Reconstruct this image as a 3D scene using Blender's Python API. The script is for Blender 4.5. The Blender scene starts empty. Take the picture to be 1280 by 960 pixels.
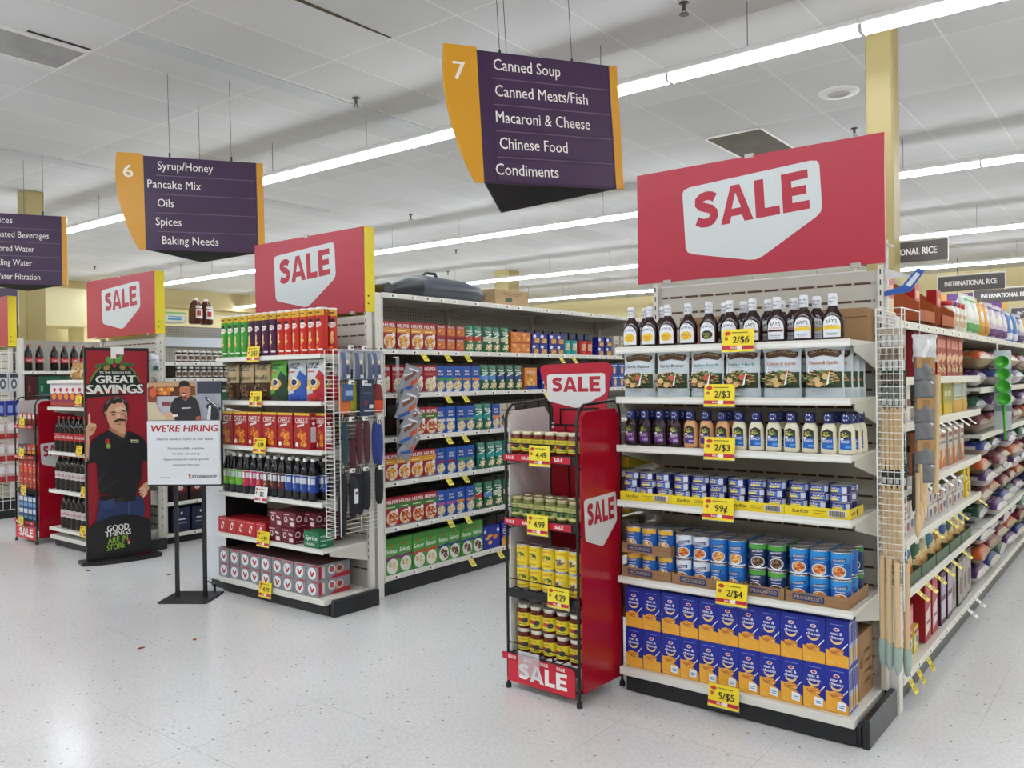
import bpy, math, random
from mathutils import Matrix, Vector
PI = math.pi
rnd = random.Random(11)
sc = bpy.context.scene
COL = sc.collection

# ------------------------------------------------------------------ camera
def camera():
    f_px, yaw, pitch, roll = 1049.0, math.radians(37.896), math.radians(-0.337), math.radians(-0.673)
    f = Vector((-math.sin(yaw)*math.cos(pitch), math.cos(yaw)*math.cos(pitch), math.sin(pitch)))
    r = Vector((math.cos(yaw), math.sin(yaw), 0)); u = r.cross(f)
    r2 = r*math.cos(roll)+u*math.sin(roll); u2 = u*math.cos(roll)-r*math.sin(roll)
    cam = bpy.data.cameras.new('camera'); co = bpy.data.objects.new('camera', cam); COL.objects.link(co)
    m = Matrix.Identity(4)
    for i in range(3):
        m[i][0] = r2[i]; m[i][1] = u2[i]; m[i][2] = -f[i]
    m[0][3], m[1][3], m[2][3] = 0, 0, 1.45
    co.matrix_world = m
    cam.sensor_fit = 'HORIZONTAL'; cam.sensor_width = 36; cam.lens = f_px/1280*36; cam.clip_end = 200; cam.clip_start = 0.05
    sc.camera = co
camera()
w = bpy.data.worlds.new('world'); sc.world = w; w.use_nodes = True
w.node_tree.nodes['Background'].inputs[0].default_value = (0.9, 0.95, 1, 1)
w.node_tree.nodes['Background'].inputs[1].default_value = 0.3
sc.view_settings.view_transform = 'Standard'; sc.view_settings.look = 'None'
sc.view_settings.gamma = 1; sc.view_settings.use_curve_mapping = False
sc.view_settings.exposure = 0.2
TUBE = 26.0            # emission of the fluorescent tubes

# ------------------------------------------------------------------ materials
MATS = {}
def lin(c): return c/12.92 if c <= 0.04045 else ((c+0.055)/1.055)**2.4
def rgb(h):
    return tuple(lin(int(h[i:i+2], 16)/255) for i in (0, 2, 4))
def M(h, rough=0.42, metal=0.0, emit=0.0, trans=0.0, alpha=1.0, coat=0.0):
    if not isinstance(h, str): return h
    k = (h, rough, metal, emit, trans, alpha, coat)
    if k in MATS: return MATS[k]
    m = bpy.data.materials.new('paint_'+h); m.use_nodes = True
    b = m.node_tree.nodes['Principled BSDF']; c = rgb(h)+(1,)
    b.inputs['Base Color'].default_value = c; b.inputs['Roughness'].default_value = rough
    b.inputs['Metallic'].default_value = metal
    if coat: b.inputs['Coat Weight'].default_value = coat; b.inputs['Coat Roughness'].default_value = 0.12
    if trans: b.inputs['Transmission Weight'].default_value = trans; b.inputs['IOR'].default_value = 1.2
    if alpha < 1: b.inputs['Alpha'].default_value = alpha
    if emit:
        b.inputs['Emission Color'].default_value = c; b.inputs['Emission Strength'].default_value = emit
    MATS[k] = m; return m
def nodes_mat(name):
    m = bpy.data.materials.new(name); m.use_nodes = True
    return m, m.node_tree.nodes, m.node_tree.links, m.node_tree.nodes['Principled BSDF']

def floor_mat():
    m, N, L, b = nodes_mat('speckled_vinyl_tile')
    geo = N.new('ShaderNodeNewGeometry')
    def noise(scale, detail=2):
        n = N.new('ShaderNodeTexNoise'); n.inputs['Scale'].default_value = scale; n.inputs['Detail'].default_value = detail
        L.new(geo.outputs['Position'], n.inputs['Vector']); return n
    def ramp(src, stops):
        r = N.new('ShaderNodeValToRGB'); e = r.color_ramp.elements
        e[0].position, e[0].color = stops[0]; e[1].position, e[1].color = stops[1]
        for p, c in stops[2:]:
            x = e.new(p); x.color = c
        L.new(src, r.inputs[0]); return r
    def mix(fac, a, bb, mode='MIX'):
        x = N.new('ShaderNodeMix'); x.data_type = 'RGBA'; x.blend_type = mode
        if isinstance(fac, float): x.inputs[0].default_value = fac
        else: L.new(fac, x.inputs[0])
        for s, i in ((a, 6), (bb, 7)):
            if isinstance(s, tuple): x.inputs[i].default_value = s
            else: L.new(s, x.inputs[i])
        return x.outputs[2]
    base = ramp(noise(1.3, 4).outputs[0], [(0.3, rgb('e6e5e2')+(1,)), (0.7, rgb('f0efed')+(1,))]).outputs[0]
    mott = ramp(noise(60, 3).outputs[0], [(0.35, (0.84, 0.84, 0.84, 1)), (0.65, (1, 1, 1, 1))]).outputs[0]
    c = mix(0.8, base, mott, 'MULTIPLY')
    v = N.new('ShaderNodeTexVoronoi'); v.inputs['Scale'].default_value = 30; L.new(geo.outputs['Position'], v.inputs['Vector'])
    sp = ramp(v.outputs['Distance'], [(0.10, (1, 1, 1, 1)), (0.17, (0, 0, 0, 1))]).outputs[0]
    pick = ramp(v.outputs['Color'], [(0.62, (0, 0, 0, 1)), (0.66, (1, 1, 1, 1))]).outputs[0]
    c = mix(mix(1.0, sp, pick, 'MULTIPLY'), c, rgb('6d6a64')+(1,))
    br = N.new('ShaderNodeTexBrick'); br.offset = 0; br.inputs['Scale'].default_value = 1
    br.inputs['Brick Width'].default_value = 0.61; br.inputs['Row Height'].default_value = 0.61; br.inputs['Mortar Size'].default_value = 0.0016
    L.new(geo.outputs['Position'], br.inputs['Vector'])
    br.inputs['Color1'].default_value = (0, 0, 0, 1); br.inputs['Color2'].default_value = (0, 0, 0, 1); br.inputs['Mortar'].default_value = (1, 1, 1, 1)
    gate = ramp(noise(0.9, 1).outputs[0], [(0.40, (0, 0, 0, 1)), (0.62, (.5, .5, .5, 1))]).outputs[0]
    c = mix(mix(1.0, br.outputs[0], gate, 'MULTIPLY'), c, rgb('8f8c84')+(1,))
    L.new(c, b.inputs['Base Color'])
    b.inputs['Roughness'].default_value = 0.26
    b.inputs['Coat Weight'].default_value = 0.3; b.inputs['Coat Roughness'].default_value = 0.14
    bp = N.new('ShaderNodeBump'); bp.inputs['Strength'].default_value = 0.02; bp.inputs['Distance'].default_value = 0.01
    L.new(noise(9, 2).outputs[0], bp.inputs['Height']); L.new(bp.outputs[0], b.inputs['Normal'])
    return m
def ceiling_mat():
    m, N, L, b = nodes_mat('acoustic_ceiling_tile')
    geo = N.new('ShaderNodeNewGeometry')
    mp = N.new('ShaderNodeMapping'); mp.inputs['Location'].default_value = (5.5+0.61*40, -2.95+1.22*20, 0)
    L.new(geo.outputs['Position'], mp.inputs['Vector'])
    br = N.new('ShaderNodeTexBrick'); br.offset = 0; br.inputs['Scale'].default_value = 1
    br.inputs['Brick Width'].default_value = 0.61; br.inputs['Row Height'].default_value = 1.22; br.inputs['Mortar Size'].default_value = 0.007
    br.inputs['Mortar Smooth'].default_value = 0.2; br.inputs['Bias'].default_value = 0
    br.inputs['Color1'].default_value = rgb('c6c6c5')+(1,); br.inputs['Color2'].default_value = rgb('d1d1d0')+(1,)
    br.inputs['Mortar'].default_value = rgb('e2e1de')+(1,)
    L.new(mp.outputs[0], br.inputs['Vector'])
    n = N.new('ShaderNodeTexNoise'); n.inputs['Scale'].default_value = 0.5; n.inputs['Detail'].default_value = 3
    L.new(geo.outputs['Position'], n.inputs['Vector'])
    r = N.new('ShaderNodeValToRGB'); r.color_ramp.elements[0].position = .35; r.color_ramp.elements[0].color = (.9, .885, .86, 1); r.color_ramp.elements[1].position = .65
    L.new(n.outputs[0], r.inputs[0])
    x = N.new('ShaderNodeMix'); x.data_type = 'RGBA'; x.blend_type = 'MULTIPLY'; x.inputs[0].default_value = 1
    L.new(br.outputs[0], x.inputs[6]); L.new(r.outputs[0], x.inputs[7]); L.new(x.outputs[2], b.inputs['Base Color'])
    bp = N.new('ShaderNodeBump'); bp.inputs['Strength'].default_value = 0.5; bp.inputs['Distance'].default_value = 0.01; bp.invert = True
    L.new(br.outputs['Fac'], bp.inputs['Height']); L.new(bp.outputs[0], b.inputs['Normal'])
    b.inputs['Roughness'].default_value = 0.85
    return m
def pegboard_mat(col='b9b6ac'):
    m, N, L, b = nodes_mat('pegboard_'+col)
    geo = N.new('ShaderNodeNewGeometry')
    s = N.new('ShaderNodeVectorMath'); s.operation = 'SCALE'; s.inputs['Scale'].default_value = 1/0.0254
    L.new(geo.outputs['Position'], s.inputs[0])
    f = N.new('ShaderNodeVectorMath'); f.operation = 'FRACTION'; L.new(s.outputs[0], f.inputs[0])
    sub = N.new('ShaderNodeVectorMath'); sub.operation = 'SUBTRACT'; sub.inputs[1].default_value = (.5, .5, .5); L.new(f.outputs[0], sub.inputs[0])
    mul = N.new('ShaderNodeVectorMath'); mul.operation = 'MULTIPLY'; mul.inputs[1].default_value = (0, 1, 1); L.new(sub.outputs[0], mul.inputs[0])
    ln = N.new('ShaderNodeVectorMath'); ln.operation = 'LENGTH'; L.new(mul.outputs[0], ln.inputs[0])
    lt = N.new('ShaderNodeMath'); lt.operation = 'LESS_THAN'; lt.inputs[1].default_value = 0.16; L.new(ln.outputs['Value'], lt.inputs[0])
    x = N.new('ShaderNodeMix'); x.data_type = 'RGBA'; L.new(lt.outputs[0], x.inputs[0])
    x.inputs[6].default_value = rgb(col)+(1,); x.inputs[7].default_value = rgb('3a3834')+(1,)
    L.new(x.outputs[2], b.inputs['Base Color']); b.inputs['Roughness'].default_value = .6
    return m
def noisy_mat(name, c1, c2, scale=8, rough=.6, stretch=(1, 1, 1)):
    m, N, L, b = nodes_mat(name)
    tc = N.new('ShaderNodeTexCoord'); mp = N.new('ShaderNodeMapping'); mp.inputs['Scale'].default_value = stretch
    L.new(tc.outputs['Object'], mp.inputs[0])
    n = N.new('ShaderNodeTexNoise'); n.inputs['Scale'].default_value = scale; n.inputs['Detail'].default_value = 4; L.new(mp.outputs[0], n.inputs[0])
    r = N.new('ShaderNodeValToRGB'); r.color_ramp.elements[0].position = .35; r.color_ramp.elements[0].color = rgb(c1)+(1,)
    r.color_ramp.elements[1].position = .65; r.color_ramp.elements[1].color = rgb(c2)+(1,)
    L.new(n.outputs[0], r.inputs[0]); L.new(r.outputs[0], b.inputs['Base Color']); b.inputs['Roughness'].default_value = rough
    return m
WHITE = M('e9e8e2', .4); OFFWHITE = M('d5d2c6', .45); SHELFW = M('e2e0d6', .4); BLACK = M('17171a', .4); KICK = noisy_mat('black_kick_plate', '141518', '24262a', 6, .35)
WIREW = M('eceae4', .35); WIREB = M('101012', .35); CHROME = M('c9cacc', .2, 1.0)
CARDBOARD = noisy_mat('cardboard', '9a7450', 'a8835c', 5, .8)
KRAFT = noisy_mat('kraft_cardboard', 'a5512a', 'b2602f', 4, .7)
WOOD = noisy_mat('light_wood', 'd3b284', 'e3cba2', 6, .6, (1, 1, .1))
PEG = pegboard_mat('a5a299'); RED = M('b3122a', .3); CLEAR = M('f2f5f7', .08, 0, 0, 0, .22)
SALER = M('b51f38', .35); GOLD = M('d79a22', .3); PURPLE = M('3b1f48', .35); YELLOW = M('f1d91c', .4)

# ------------------------------------------------------------------ mesh builder
class MB:
    def __init__(s): s.v = []; s.f = []; s.m = []; s.s = []; s.mats = []
    def mi(s, m):
        m = M(m)
        if m not in s.mats: s.mats.append(m)
        return s.mats.index(m)
    def add(s, vs, fs, mat, smooth=False):
        o = len(s.v); s.v += [tuple(p) for p in vs]; k = s.mi(mat)
        for f in fs: s.f.append(tuple(i+o for i in f)); s.m.append(k); s.s.append(smooth)
        return s
    def box(s, x0, x1, y0, y1, z0, z1, mat, c=0.0):
        if c <= 0:
            v = [(x, y, z) for z in (z0, z1) for x, y in ((x0, y0), (x1, y0), (x1, y1), (x0, y1))]
            return s.add(v, [(3, 2, 1, 0), (4, 5, 6, 7), (0, 1, 5, 4), (1, 2, 6, 5), (2, 3, 7, 6), (3, 0, 4, 7)], mat)
        v = []
        for z, k in ((z0, c), (z0+c, 0), (z1-c, 0), (z1, c)):
            a0, a1, b0, b1 = x0+k, x1-k, y0+k, y1-k
            if k: v += [(a0, b0, z), (a0, b0, z), (a1, b0, z), (a1, b0, z), (a1, b1, z), (a1, b1, z), (a0, b1, z), (a0, b1, z)]
            else: v += [(a0, b0+c, z), (a0+c, b0, z), (a1-c, b0, z), (a1, b0+c, z), (a1, b1-c, z), (a1-c, b1, z), (a0+c, b1, z), (a0, b1-c, z)]
        f = [(7, 5, 3, 1), (25, 27, 29, 31)]
        for k in range(3):
            for i in range(8):
                j = (i+1) % 8; a, b_, cc, d = k*8+i, k*8+j, k*8+8+j, k*8+8+i
                q = [a, b_, cc, d]
                ps = [v[t] for t in q]; u = []
                for t, p in zip(q, ps):
                    if all(v[o] != p for o in u): u.append(t)
                if len(u) > 2: f.append(tuple(u))
        return s.add(v, f, mat)
    def poly(s, pts, mat): return s.add(pts, [tuple(range(len(pts)))], mat)
    def prism(s, pts, a, b, axis, mat):
        """2-D outline pts extruded along axis from a to b."""
        def P(p, t): return {0: (t, p[0], p[1]), 1: (p[0], t, p[1]), 2: (p[0], p[1], t)}[axis]
        n = len(pts); v = [P(p, a) for p in pts]+[P(p, b) for p in pts]
        return s.add(v, [tuple(range(n)), tuple(range(2*n-1, n-1, -1))]+[(i, (i+1) % n, n+(i+1) % n, n+i) for i in range(n)], mat)
    def lathe(s, prof, mat, n=16, sy=1.0, o=(0, 0, 0), cap=True, smooth=True):
        v = []
        for r, z in prof:
            for i in range(n):
                a = 2*PI*i/n; v.append((o[0]+r*math.sin(a), o[1]-r*sy*math.cos(a), o[2]+z))
        f = [(k*n+i, k*n+(i+1) % n, (k+1)*n+(i+1) % n, (k+1)*n+i) for k in range(len(prof)-1) for i in range(n)]
        s.add(v, f, mat, smooth)
        if cap:
            s.add(v[:n], [tuple(range(n-1, -1, -1))], mat); s.add(v[-n:], [tuple(range(n))], mat)
        return s
    def tube(s, pts, r, mat, n=6, smooth=True, closed=False):
        pts = [Vector(p) for p in pts]; v = []; m = len(pts)
        for i, p in enumerate(pts):
            t = (pts[(i+1) % m if closed else min(i+1, m-1)]-pts[(i-1) % m if closed else max(i-1, 0)]).normalized()
            a = t.orthogonal().normalized() if i == 0 else (pa - t*pa.dot(t)).normalized()
            pa = a; b = t.cross(a)
            rr = r[i] if isinstance(r, (list, tuple)) else r
            for k in range(n):
                g = 2*PI*k/n; v.append(p+(a*math.cos(g)+b*math.sin(g))*rr)
        f = [(i*n+k, i*n+(k+1) % n, ((i+1) % m)*n+(k+1) % n, ((i+1) % m)*n+k) for i in range(m if closed else m-1) for k in range(n)]
        s.add(v, f, mat, smooth)
        if not closed: s.add(v[:n], [tuple(range(n-1, -1, -1))], mat); s.add(v[-n:], [tuple(range(n))], mat)
        return s
    def rod(s, a, b, r, mat, n=5): return s.tube([a, b], r, mat, n)
    def grid(s, fn, nu, nv, mat, smooth=True):
        v = [fn(i/nu, j/nv) for j in range(nv+1) for i in range(nu+1)]
        return s.add(v, [(j*(nu+1)+i, j*(nu+1)+i+1, (j+1)*(nu+1)+i+1, (j+1)*(nu+1)+i) for j in range(nv) for i in range(nu)], mat, smooth)
    def xf(s, m):
        s.v = [tuple(m @ Vector(p)) for p in s.v]; return s
    def build(s, name, parent=None):
        me = bpy.data.meshes.new(name); me.from_pydata(s.v, [], s.f)
        for m in s.mats: me.materials.append(m)
        me.polygons.foreach_set('material_index', s.m); me.polygons.foreach_set('use_smooth', s.s); me.update()
        o = bpy.data.objects.new(name, me); COL.objects.link(o)
        if parent is not None: o.parent = parent; KIDS.setdefault(parent.name, []).append(o)
        return o

TG = {}; KIDS = {}
def tgeo(txt, bold=0.0):
    k = (txt, bold)
    if k in TG: return TG[k]
    c = bpy.data.curves.new('t', 'FONT'); c.body = txt; c.size = 1; c.resolution_u = 2; c.fill_mode = 'FRONT'
    o = bpy.data.objects.new('t', c); me = o.to_mesh()
    v = [(p.co.x, p.co.y) for p in me.vertices]; f = [tuple(p.vertices) for p in me.polygons]
    o.to_mesh_clear(); bpy.data.objects.remove(o); bpy.data.curves.remove(c)
    x0 = min(p[0] for p in v); x1 = max(p[0] for p in v)
    CAP = 0.7
    v = [((x-x0)/CAP, y/CAP) for x, y in v]; W = (x1-x0)/CAP
    if bold:                                     # heavier strokes: the outline laid twice, a little apart
        n = len(v); b = bold*1.6
        v = [(x+d, y) for d in (0, b) for x, y in v]; f = f+[tuple(i+n for i in q) for q in f]; W += b
    TG[k] = (v, f, W); return TG[k]
def sale_letters():
    v, f = [], []
    def quad(*p): o = len(v); v.extend(p); f.append(tuple(range(o, o+len(p))))
    S = [(.655, .775), (.55, .845), (.42, .872), (.27, .85), (.175, .775), (.165, .68), (.24, .605), (.38, .545), (.52, .49), (.60, .40), (.605, .29), (.53, .185), (.40, .135), (.25, .145), (.085, .225)]
    L, Rr = [], []
    for i, p in enumerate(S):
        a, b = Vector(S[max(0, i-1)]), Vector(S[min(len(S)-1, i+1)]); t = (b-a).normalized(); n = Vector((-t.y, t.x))*.122
        L.append(tuple(Vector(p)+n)); Rr.append(tuple(Vector(p)-n))
    for i in range(len(S)-1): quad(L[i], L[i+1], Rr[i+1], Rr[i])
    o = .79
    for P in (((0, 0), (.255, 0), (.315, .18), (.061, .18)), ((.675, 0), (.93, 0), (.869, .18), (.615, .18)), ((.061, .18), (.869, .18), (.801, .38), (.129, .38)),
              ((.129, .38), (.33, .38), (.465, .80), (.272, .80)), ((.60, .38), (.801, .38), (.658, .80), (.465, .80)), ((.272, .80), (.658, .80), (.59, 1), (.34, 1))): quad(*[(o+x, y) for x, y in P])
    o = 1.79; quad((o, 0), (o+.26, 0), (o+.26, 1), (o, 1)); quad((o+.26, 0), (o+.66, 0), (o+.66, .23), (o+.26, .23))
    o = 2.53; quad((o, 0), (o+.26, 0), (o+.26, 1), (o, 1))
    for y in (0, .395, .78): quad((o+.26, y), (o+(.70 if y != .395 else .64), y), (o+(.70 if y != .395 else .64), y+.22), (o+.26, y+.22))
    return v, f, 3.23

class Art:
    """flat or wrapped print laid on a surface: fn(u, v, k) gives the point at layer k; u, v run 0..1."""
    def __init__(s, mb, fn, W, H, nu=1, nv=1): s.mb = mb; s.fn = fn; s.W = W; s.H = H; s.k = 1; s.nu = nu; s.nv = nv
    def r(s, x0, y0, x1, y1, c):
        k = s.k; s.k += 1; nu = max(1, round(s.nu*abs(x1-x0))); nv = max(1, round(s.nv*abs(y1-y0)))
        s.mb.grid(lambda a, b: s.fn(x0+(x1-x0)*a, y0+(y1-y0)*b, k), nu, nv, c, s.nu > 1); return s
    def p(s, pts, c):
        k = s.k; s.k += 1
        if s.nu <= 1: s.mb.poly([s.fn(x, y, k) for x, y in pts], c); return s
        q = []                                   # on a curved face: finer outline, rings towards the middle
        for (x0, y0), (x1, y1) in zip(pts, pts[1:]+pts[:1]):
            m = max(1, int(max(abs(x1-x0), abs(y1-y0))/.1)); q += [(x0+(x1-x0)*i/m, y0+(y1-y0)*i/m) for i in range(m)]
        cx = sum(a for a, b in q)/len(q); cy = sum(b for a, b in q)/len(q); n = len(q); R = 4
        v = [s.fn(cx, cy, k)]+[s.fn(cx+(x-cx)*j/R, cy+(y-cy)*j/R, k) for j in range(1, R+1) for x, y in q]
        f = [(0, 1+i, 1+(i+1) % n) for i in range(n)]
        for j in range(R-1): f += [(1+j*n+i, 1+(j+1)*n+i, 1+(j+1)*n+(i+1) % n, 1+j*n+(i+1) % n) for i in range(n)]
        s.mb.add(v, f, c, True); return s
    def e(s, cx, cy, rx, ry, c, n=16, rings=None, inc=True):
        k = s.k
        if inc: s.k += 1
        rings = rings or (3 if s.nu > 1 and rx > .1 else 1)
        v = [s.fn(cx, cy, k)]; f = []
        for q in range(1, rings+1):
            for i in range(n):
                a = 2*PI*i/n; v.append(s.fn(cx+rx*q/rings*math.cos(a), cy+ry*q/rings*math.sin(a), k))
        f += [(0, 1+i, 1+(i+1) % n) for i in range(n)]
        for q in range(rings-1):
            o = 1+q*n; f += [(o+i, o+n+i, o+n+(i+1) % n, o+(i+1) % n) for i in range(n)]
        s.mb.add(v, f, c, s.nu > 1); return s
    def f(s, cx, cy, rx, ry, cols, n=14, size=.3, seed=1):
        """food: small rounded pieces scattered inside an ellipse."""
        q = random.Random(seed)
        for i in range(n):
            a = q.random()*2*PI; d = math.sqrt(q.random())*.8
            rr = size*(.6+.6*q.random())
            s.e(cx+rx*d*math.cos(a), cy+ry*d*math.sin(a), rx*rr, ry*rr*(.6+.5*q.random()), cols[i % len(cols)], 7, 1, i % 3 == 2)
        s.k += 1; return s
    def t(s, txt, cx, cy, h, c, w=None, bold=.015, shear=0, arc=0, al='c', rot=0):
        """text, h = capital height as a fraction of H; w = width limit as a fraction of W."""
        v, f, wd = sale_letters() if txt == 'SALE' else tgeo(txt, bold); k = s.k; s.k += 1
        sy = h*s.H; sx = sy
        if w: sx = w*s.W/wd
        o = -wd/2 if al == 'c' else 0
        cr, sr = math.cos(rot), math.sin(rot); P = []
        for i, (x, y) in enumerate(v):
            kk = k+(.4 if bold and txt != 'SALE' and i >= len(v)//2 else 0)
            X = (x+o)*sx+shear*(y-.5)*sy; Y = (y-.5)*sy
            if arc: Y += arc*s.H*(1-(2*X/(wd*sx))**2)
            X, Y = X*cr-Y*sr, X*sr+Y*cr
            P.append(s.fn(cx+X/s.W, cy+Y/s.H, kk))
        s.mb.add(P, f, c); return s
    def sale_tag(s, cx, cy, w, h, bg='dcdedd', fg='b51f38', rot=.06):
        """the pointed white tag with SALE; w, h as fractions."""
        def rp(pts):
            asp = s.W/s.H
            return [(cx+(x*math.cos(rot)-y*math.sin(rot)*h/w/asp*1)*w, cy+(x*math.sin(rot)*w/h*asp+y*math.cos(rot))*h) for x, y in pts]
        out = []
        base = [(-.5, .42), (.5, .42), (.5, -.12), (.03, -.5), (-.5, -.30)]
        n = len(base)
        for i in range(n):
            a, b, c2 = Vector(base[i-1]), Vector(base[i]), Vector(base[(i+1) % n])
            p, q = b+(a-b).normalized()*.06, b+(c2-b).normalized()*.06
            out += [tuple(p), tuple(p*.25+b*.5+q*.25), tuple(q)]
        s.p(rp(out), bg)
        ctr = rp([(0, .14)])[0]
        s.t('SALE', ctr[0], ctr[1], h*.40, fg, w*.84, .05, rot=rot); return s
    def price(s, txt, bg='f4dc2a', small='1'):
        s.r(0, 0, 1, 1, bg); s.r(0, .1, 1, .26, 'c02338'); s.r(.48, .1, .64, .26, 'f5f0e0')
        s.e(.17, .82, .1, .09, 'c8362e', 10); s.r(.08, .52, .18, .66, 'b5622a'); s.r(.3, .83, .8, .87, '8a7a20')
        s.t(txt, .6, .54, .30, '1d1a12', None if len(txt) < 4 else .52, .03); s.t('SALE', .38, .18, .09, 'f5e0d0'); return s

def plane(o, U, V, eps=.00035):
    o, U, V = Vector(o), Vector(U), Vector(V); N = U.cross(V).normalized()
    return (lambda u, v, k: o+U*u+V*v+N*(eps*k)), U.length, V.length
def art_plane(mb, o, U, V, eps=.00035):
    fn, W, H = plane(o, U, V, eps); return Art(mb, fn, W, H)
def wrap_art(mb, r, z0, z1, span, sy=1.0, eps=.0001, nu=14, center=0, o=(0, 0)):
    """print wrapped on a can: span = angle covered, r may be a function of z."""
    def fn(u, v, k):
        z = z0+(z1-z0)*v; rr = (r(z) if callable(r) else r)+eps*k; a = center+(u-.5)*span
        return (o[0]+rr*math.sin(a), o[1]-rr*sy*math.cos(a), z)
    R0 = r((z0+z1)/2) if callable(r) else r
    return Art(mb, fn, R0*span, z1-z0, nu, 3)

# ------------------------------------------------------------------ scene objects
def tag(o, label, cat, group=None, kind=None):
    if label:
        o['label'] = label
        if len(label.split()) > 16: print('LONG', len(label.split()), label)
    if cat: o['category'] = cat
    if group: o['group'] = group
    if kind: o['kind'] = kind
    return o
def thing(name, label=None, cat=None, loc=(0, 0, 0), rz=0, group=None):
    o = bpy.data.objects.new(name, None); o.empty_display_size = .05; COL.objects.link(o); o.location = loc; o.rotation_euler = (0, 0, rz)
    return tag(o, label, cat, group)
def struct(mb, name): o = mb.build(name); o['kind'] = 'structure'; return o
def copytree(o, parent=None):
    c = o.copy(); COL.objects.link(c)
    if parent is not None: c.parent = parent; KIDS.setdefault(parent.name, []).append(c)
    for ch in list(KIDS.get(o.name, ())): copytree(ch, c)
    return c
PROTO = {}
def place(key, build, loc, rz, label, cat, group=None, tilt=None):
    if key in PROTO: o = copytree(PROTO[key])
    else: o = PROTO[key] = build()
    o.location = loc; o.rotation_euler = tilt if tilt else (0, 0, rz)
    for k in ('label', 'category', 'group'):
        if k in o: del o[k]
    return tag(o, label, cat, group)
ORD = ['first', 'second', 'third', 'fourth', 'fifth', 'sixth', 'seventh', 'eighth', 'ninth', 'tenth', 'eleventh', 'twelfth', 'thirteenth', 'fourteenth', 'fifteenth', 'sixteenth']
def spread(a, b, n): return [a+(b-a)*i/(n-1) for i in range(n)] if n > 1 else [(a+b)/2]

# ================================================================== THE ROOM
X0, X1, Y0, Y1, ZC = -20.3, 9.0, -7.0, 22.0, 3.85
struct(MB().box(X0, X1, Y0, Y1, -.1, 0, floor_mat()), 'floor')
struct(MB().box(X0, X1, Y0, Y1, ZC, ZC+.1, ceiling_mat()), 'ceiling')
CREAM = M('e9dba6', .6); TAN = M('b9a878', .6)
struct(MB().box(X0-.1, X0, Y0, Y1, 0, ZC, CREAM), 'wall_left')
struct(MB().box(X0, X1, Y1, Y1+.1, 0, ZC, CREAM), 'wall_back')
struct(MB().box(X1, X1+.1, Y0, Y1, 0, ZC, CREAM), 'wall_right')
struct(MB().box(X0, X1, Y0-.1, Y0, 0, ZC, M('d8d4c8', .6)), 'wall_front')
struct(MB().box(X0, X0+.35, Y0, Y1, 3.38, ZC, TAN), 'trim_1')
struct(MB().box(-19.95, -19.2, 9.0, 9.45, 0, 2.75, CREAM).box(-19.95, -18.9, 6.6, 9.05, 2.72, 3.55, M('d9cfa0', .6)), 'trim_2')
COLM = M('a2935f', .5)
for x, y, a, z0 in ((-1.49, 6.0, .175, 0), (-11.15, 4.6, .23, 0), (-11.55, 14.7, .4, 0)):
    o = struct(MB().box(x-a/2, x+a/2, y-a/2, y+a/2, z0, ZC, COLM, .012), 'column')

# ceiling fittings
def sprinkler(loc, label):
    def b():
        t = thing('sprinkler')
        MB().lathe([(.03, 0), (.035, -.006), (.012, -.012), (.012, -.05)], M('3a3632', .4), 10).build('body', t)
        m = MB(); m.lathe([(.032, -.075), (.032, -.079)], M('2b2826', .4), 10)
        m.rod((.012, 0, -.05), (.018, 0, -.076), .003, BLACK); m.rod((-.012, 0, -.05), (-.018, 0, -.076), .003, BLACK)
        m.build('deflector', t); return t
    return place('sprinkler', b, loc, 0, label, 'sprinkler', 'ceiling sprinklers')
for (x, y), lb in (((-5.4, 4.83), 'dark sprinkler head on ceiling left of the aisle 7 sign'), ((-2.37, 8.51), 'dark sprinkler head above the right edge of the large sale sign'),
                   ((-2.42, 4.95), 'dark sprinkler head on ceiling above the nearest light row, top of photo'), ((-8.6, 8.71), 'dark sprinkler head on ceiling right of aisle 6 sign'),
                   ((-10.3, 11.6), 'small sprinkler head on ceiling beyond the aisle 7 sign'), ((-12.5, 13.8), 'small sprinkler head above the grey machine on the shelving'), ((-13.9, 8.9), 'small sprinkler head below the aisle 6 sign'),
                   ((-17.2, 8.3), 'far left sprinkler head near the cream wall')):
    sprinkler((x, y, ZC), lb)
t = thing('ceiling_speaker', 'round white ceiling speaker left of the yellow column', 'speaker', (-2.17, 7.34, ZC))
MB().lathe([(.165, 0), (.165, -.008), (.15, -.018), (.09, -.02)], M('dedcd8', .5), 28, cap=False).build('trim_ring', t)
MB().lathe([(.09, -.02), (.088, -.015), (.0, -.012)], M('b4b1ad', .7), 24, cap=False).build('grille', t)
def panel(name, lb, cat, x0, x1, y0, y1, m, fr=None):
    t = thing(name, lb, cat, ((x0+x1)/2, (y0+y1)/2, ZC))
    hx, hy = (x1-x0)/2, (y1-y0)/2
    MB().box(-hx, hx, -hy, hy, -.012, 0, m, .003).build('panel', t)
    f = MB()
    for a in (-hx, hx): f.box(a-.012, a+.012, -hy-.012, hy+.012, -.016, 0, M('dedcd8', .5))
    for a in (-hy, hy): f.box(-hx, hx, a-.012, a+.012, -.016, 0, M('dedcd8', .5))
    f.build('frame', t)
panel('ceiling_tile', 'brown water-stained ceiling tile above the large sale sign', 'ceiling tile', -3.64, -3.06, 7.88, 9.06, noisy_mat('stained_tile', '51493b', '5d5546', 3, .9))
panel('ceiling_tile', 'grey smudged ceiling panel in the top left corner', 'ceiling tile', -6.6, -6.12, 2.0, 2.93, noisy_mat('smudged_tile', '8f8e8c', 'a3a2a0', 3, .7))
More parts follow.
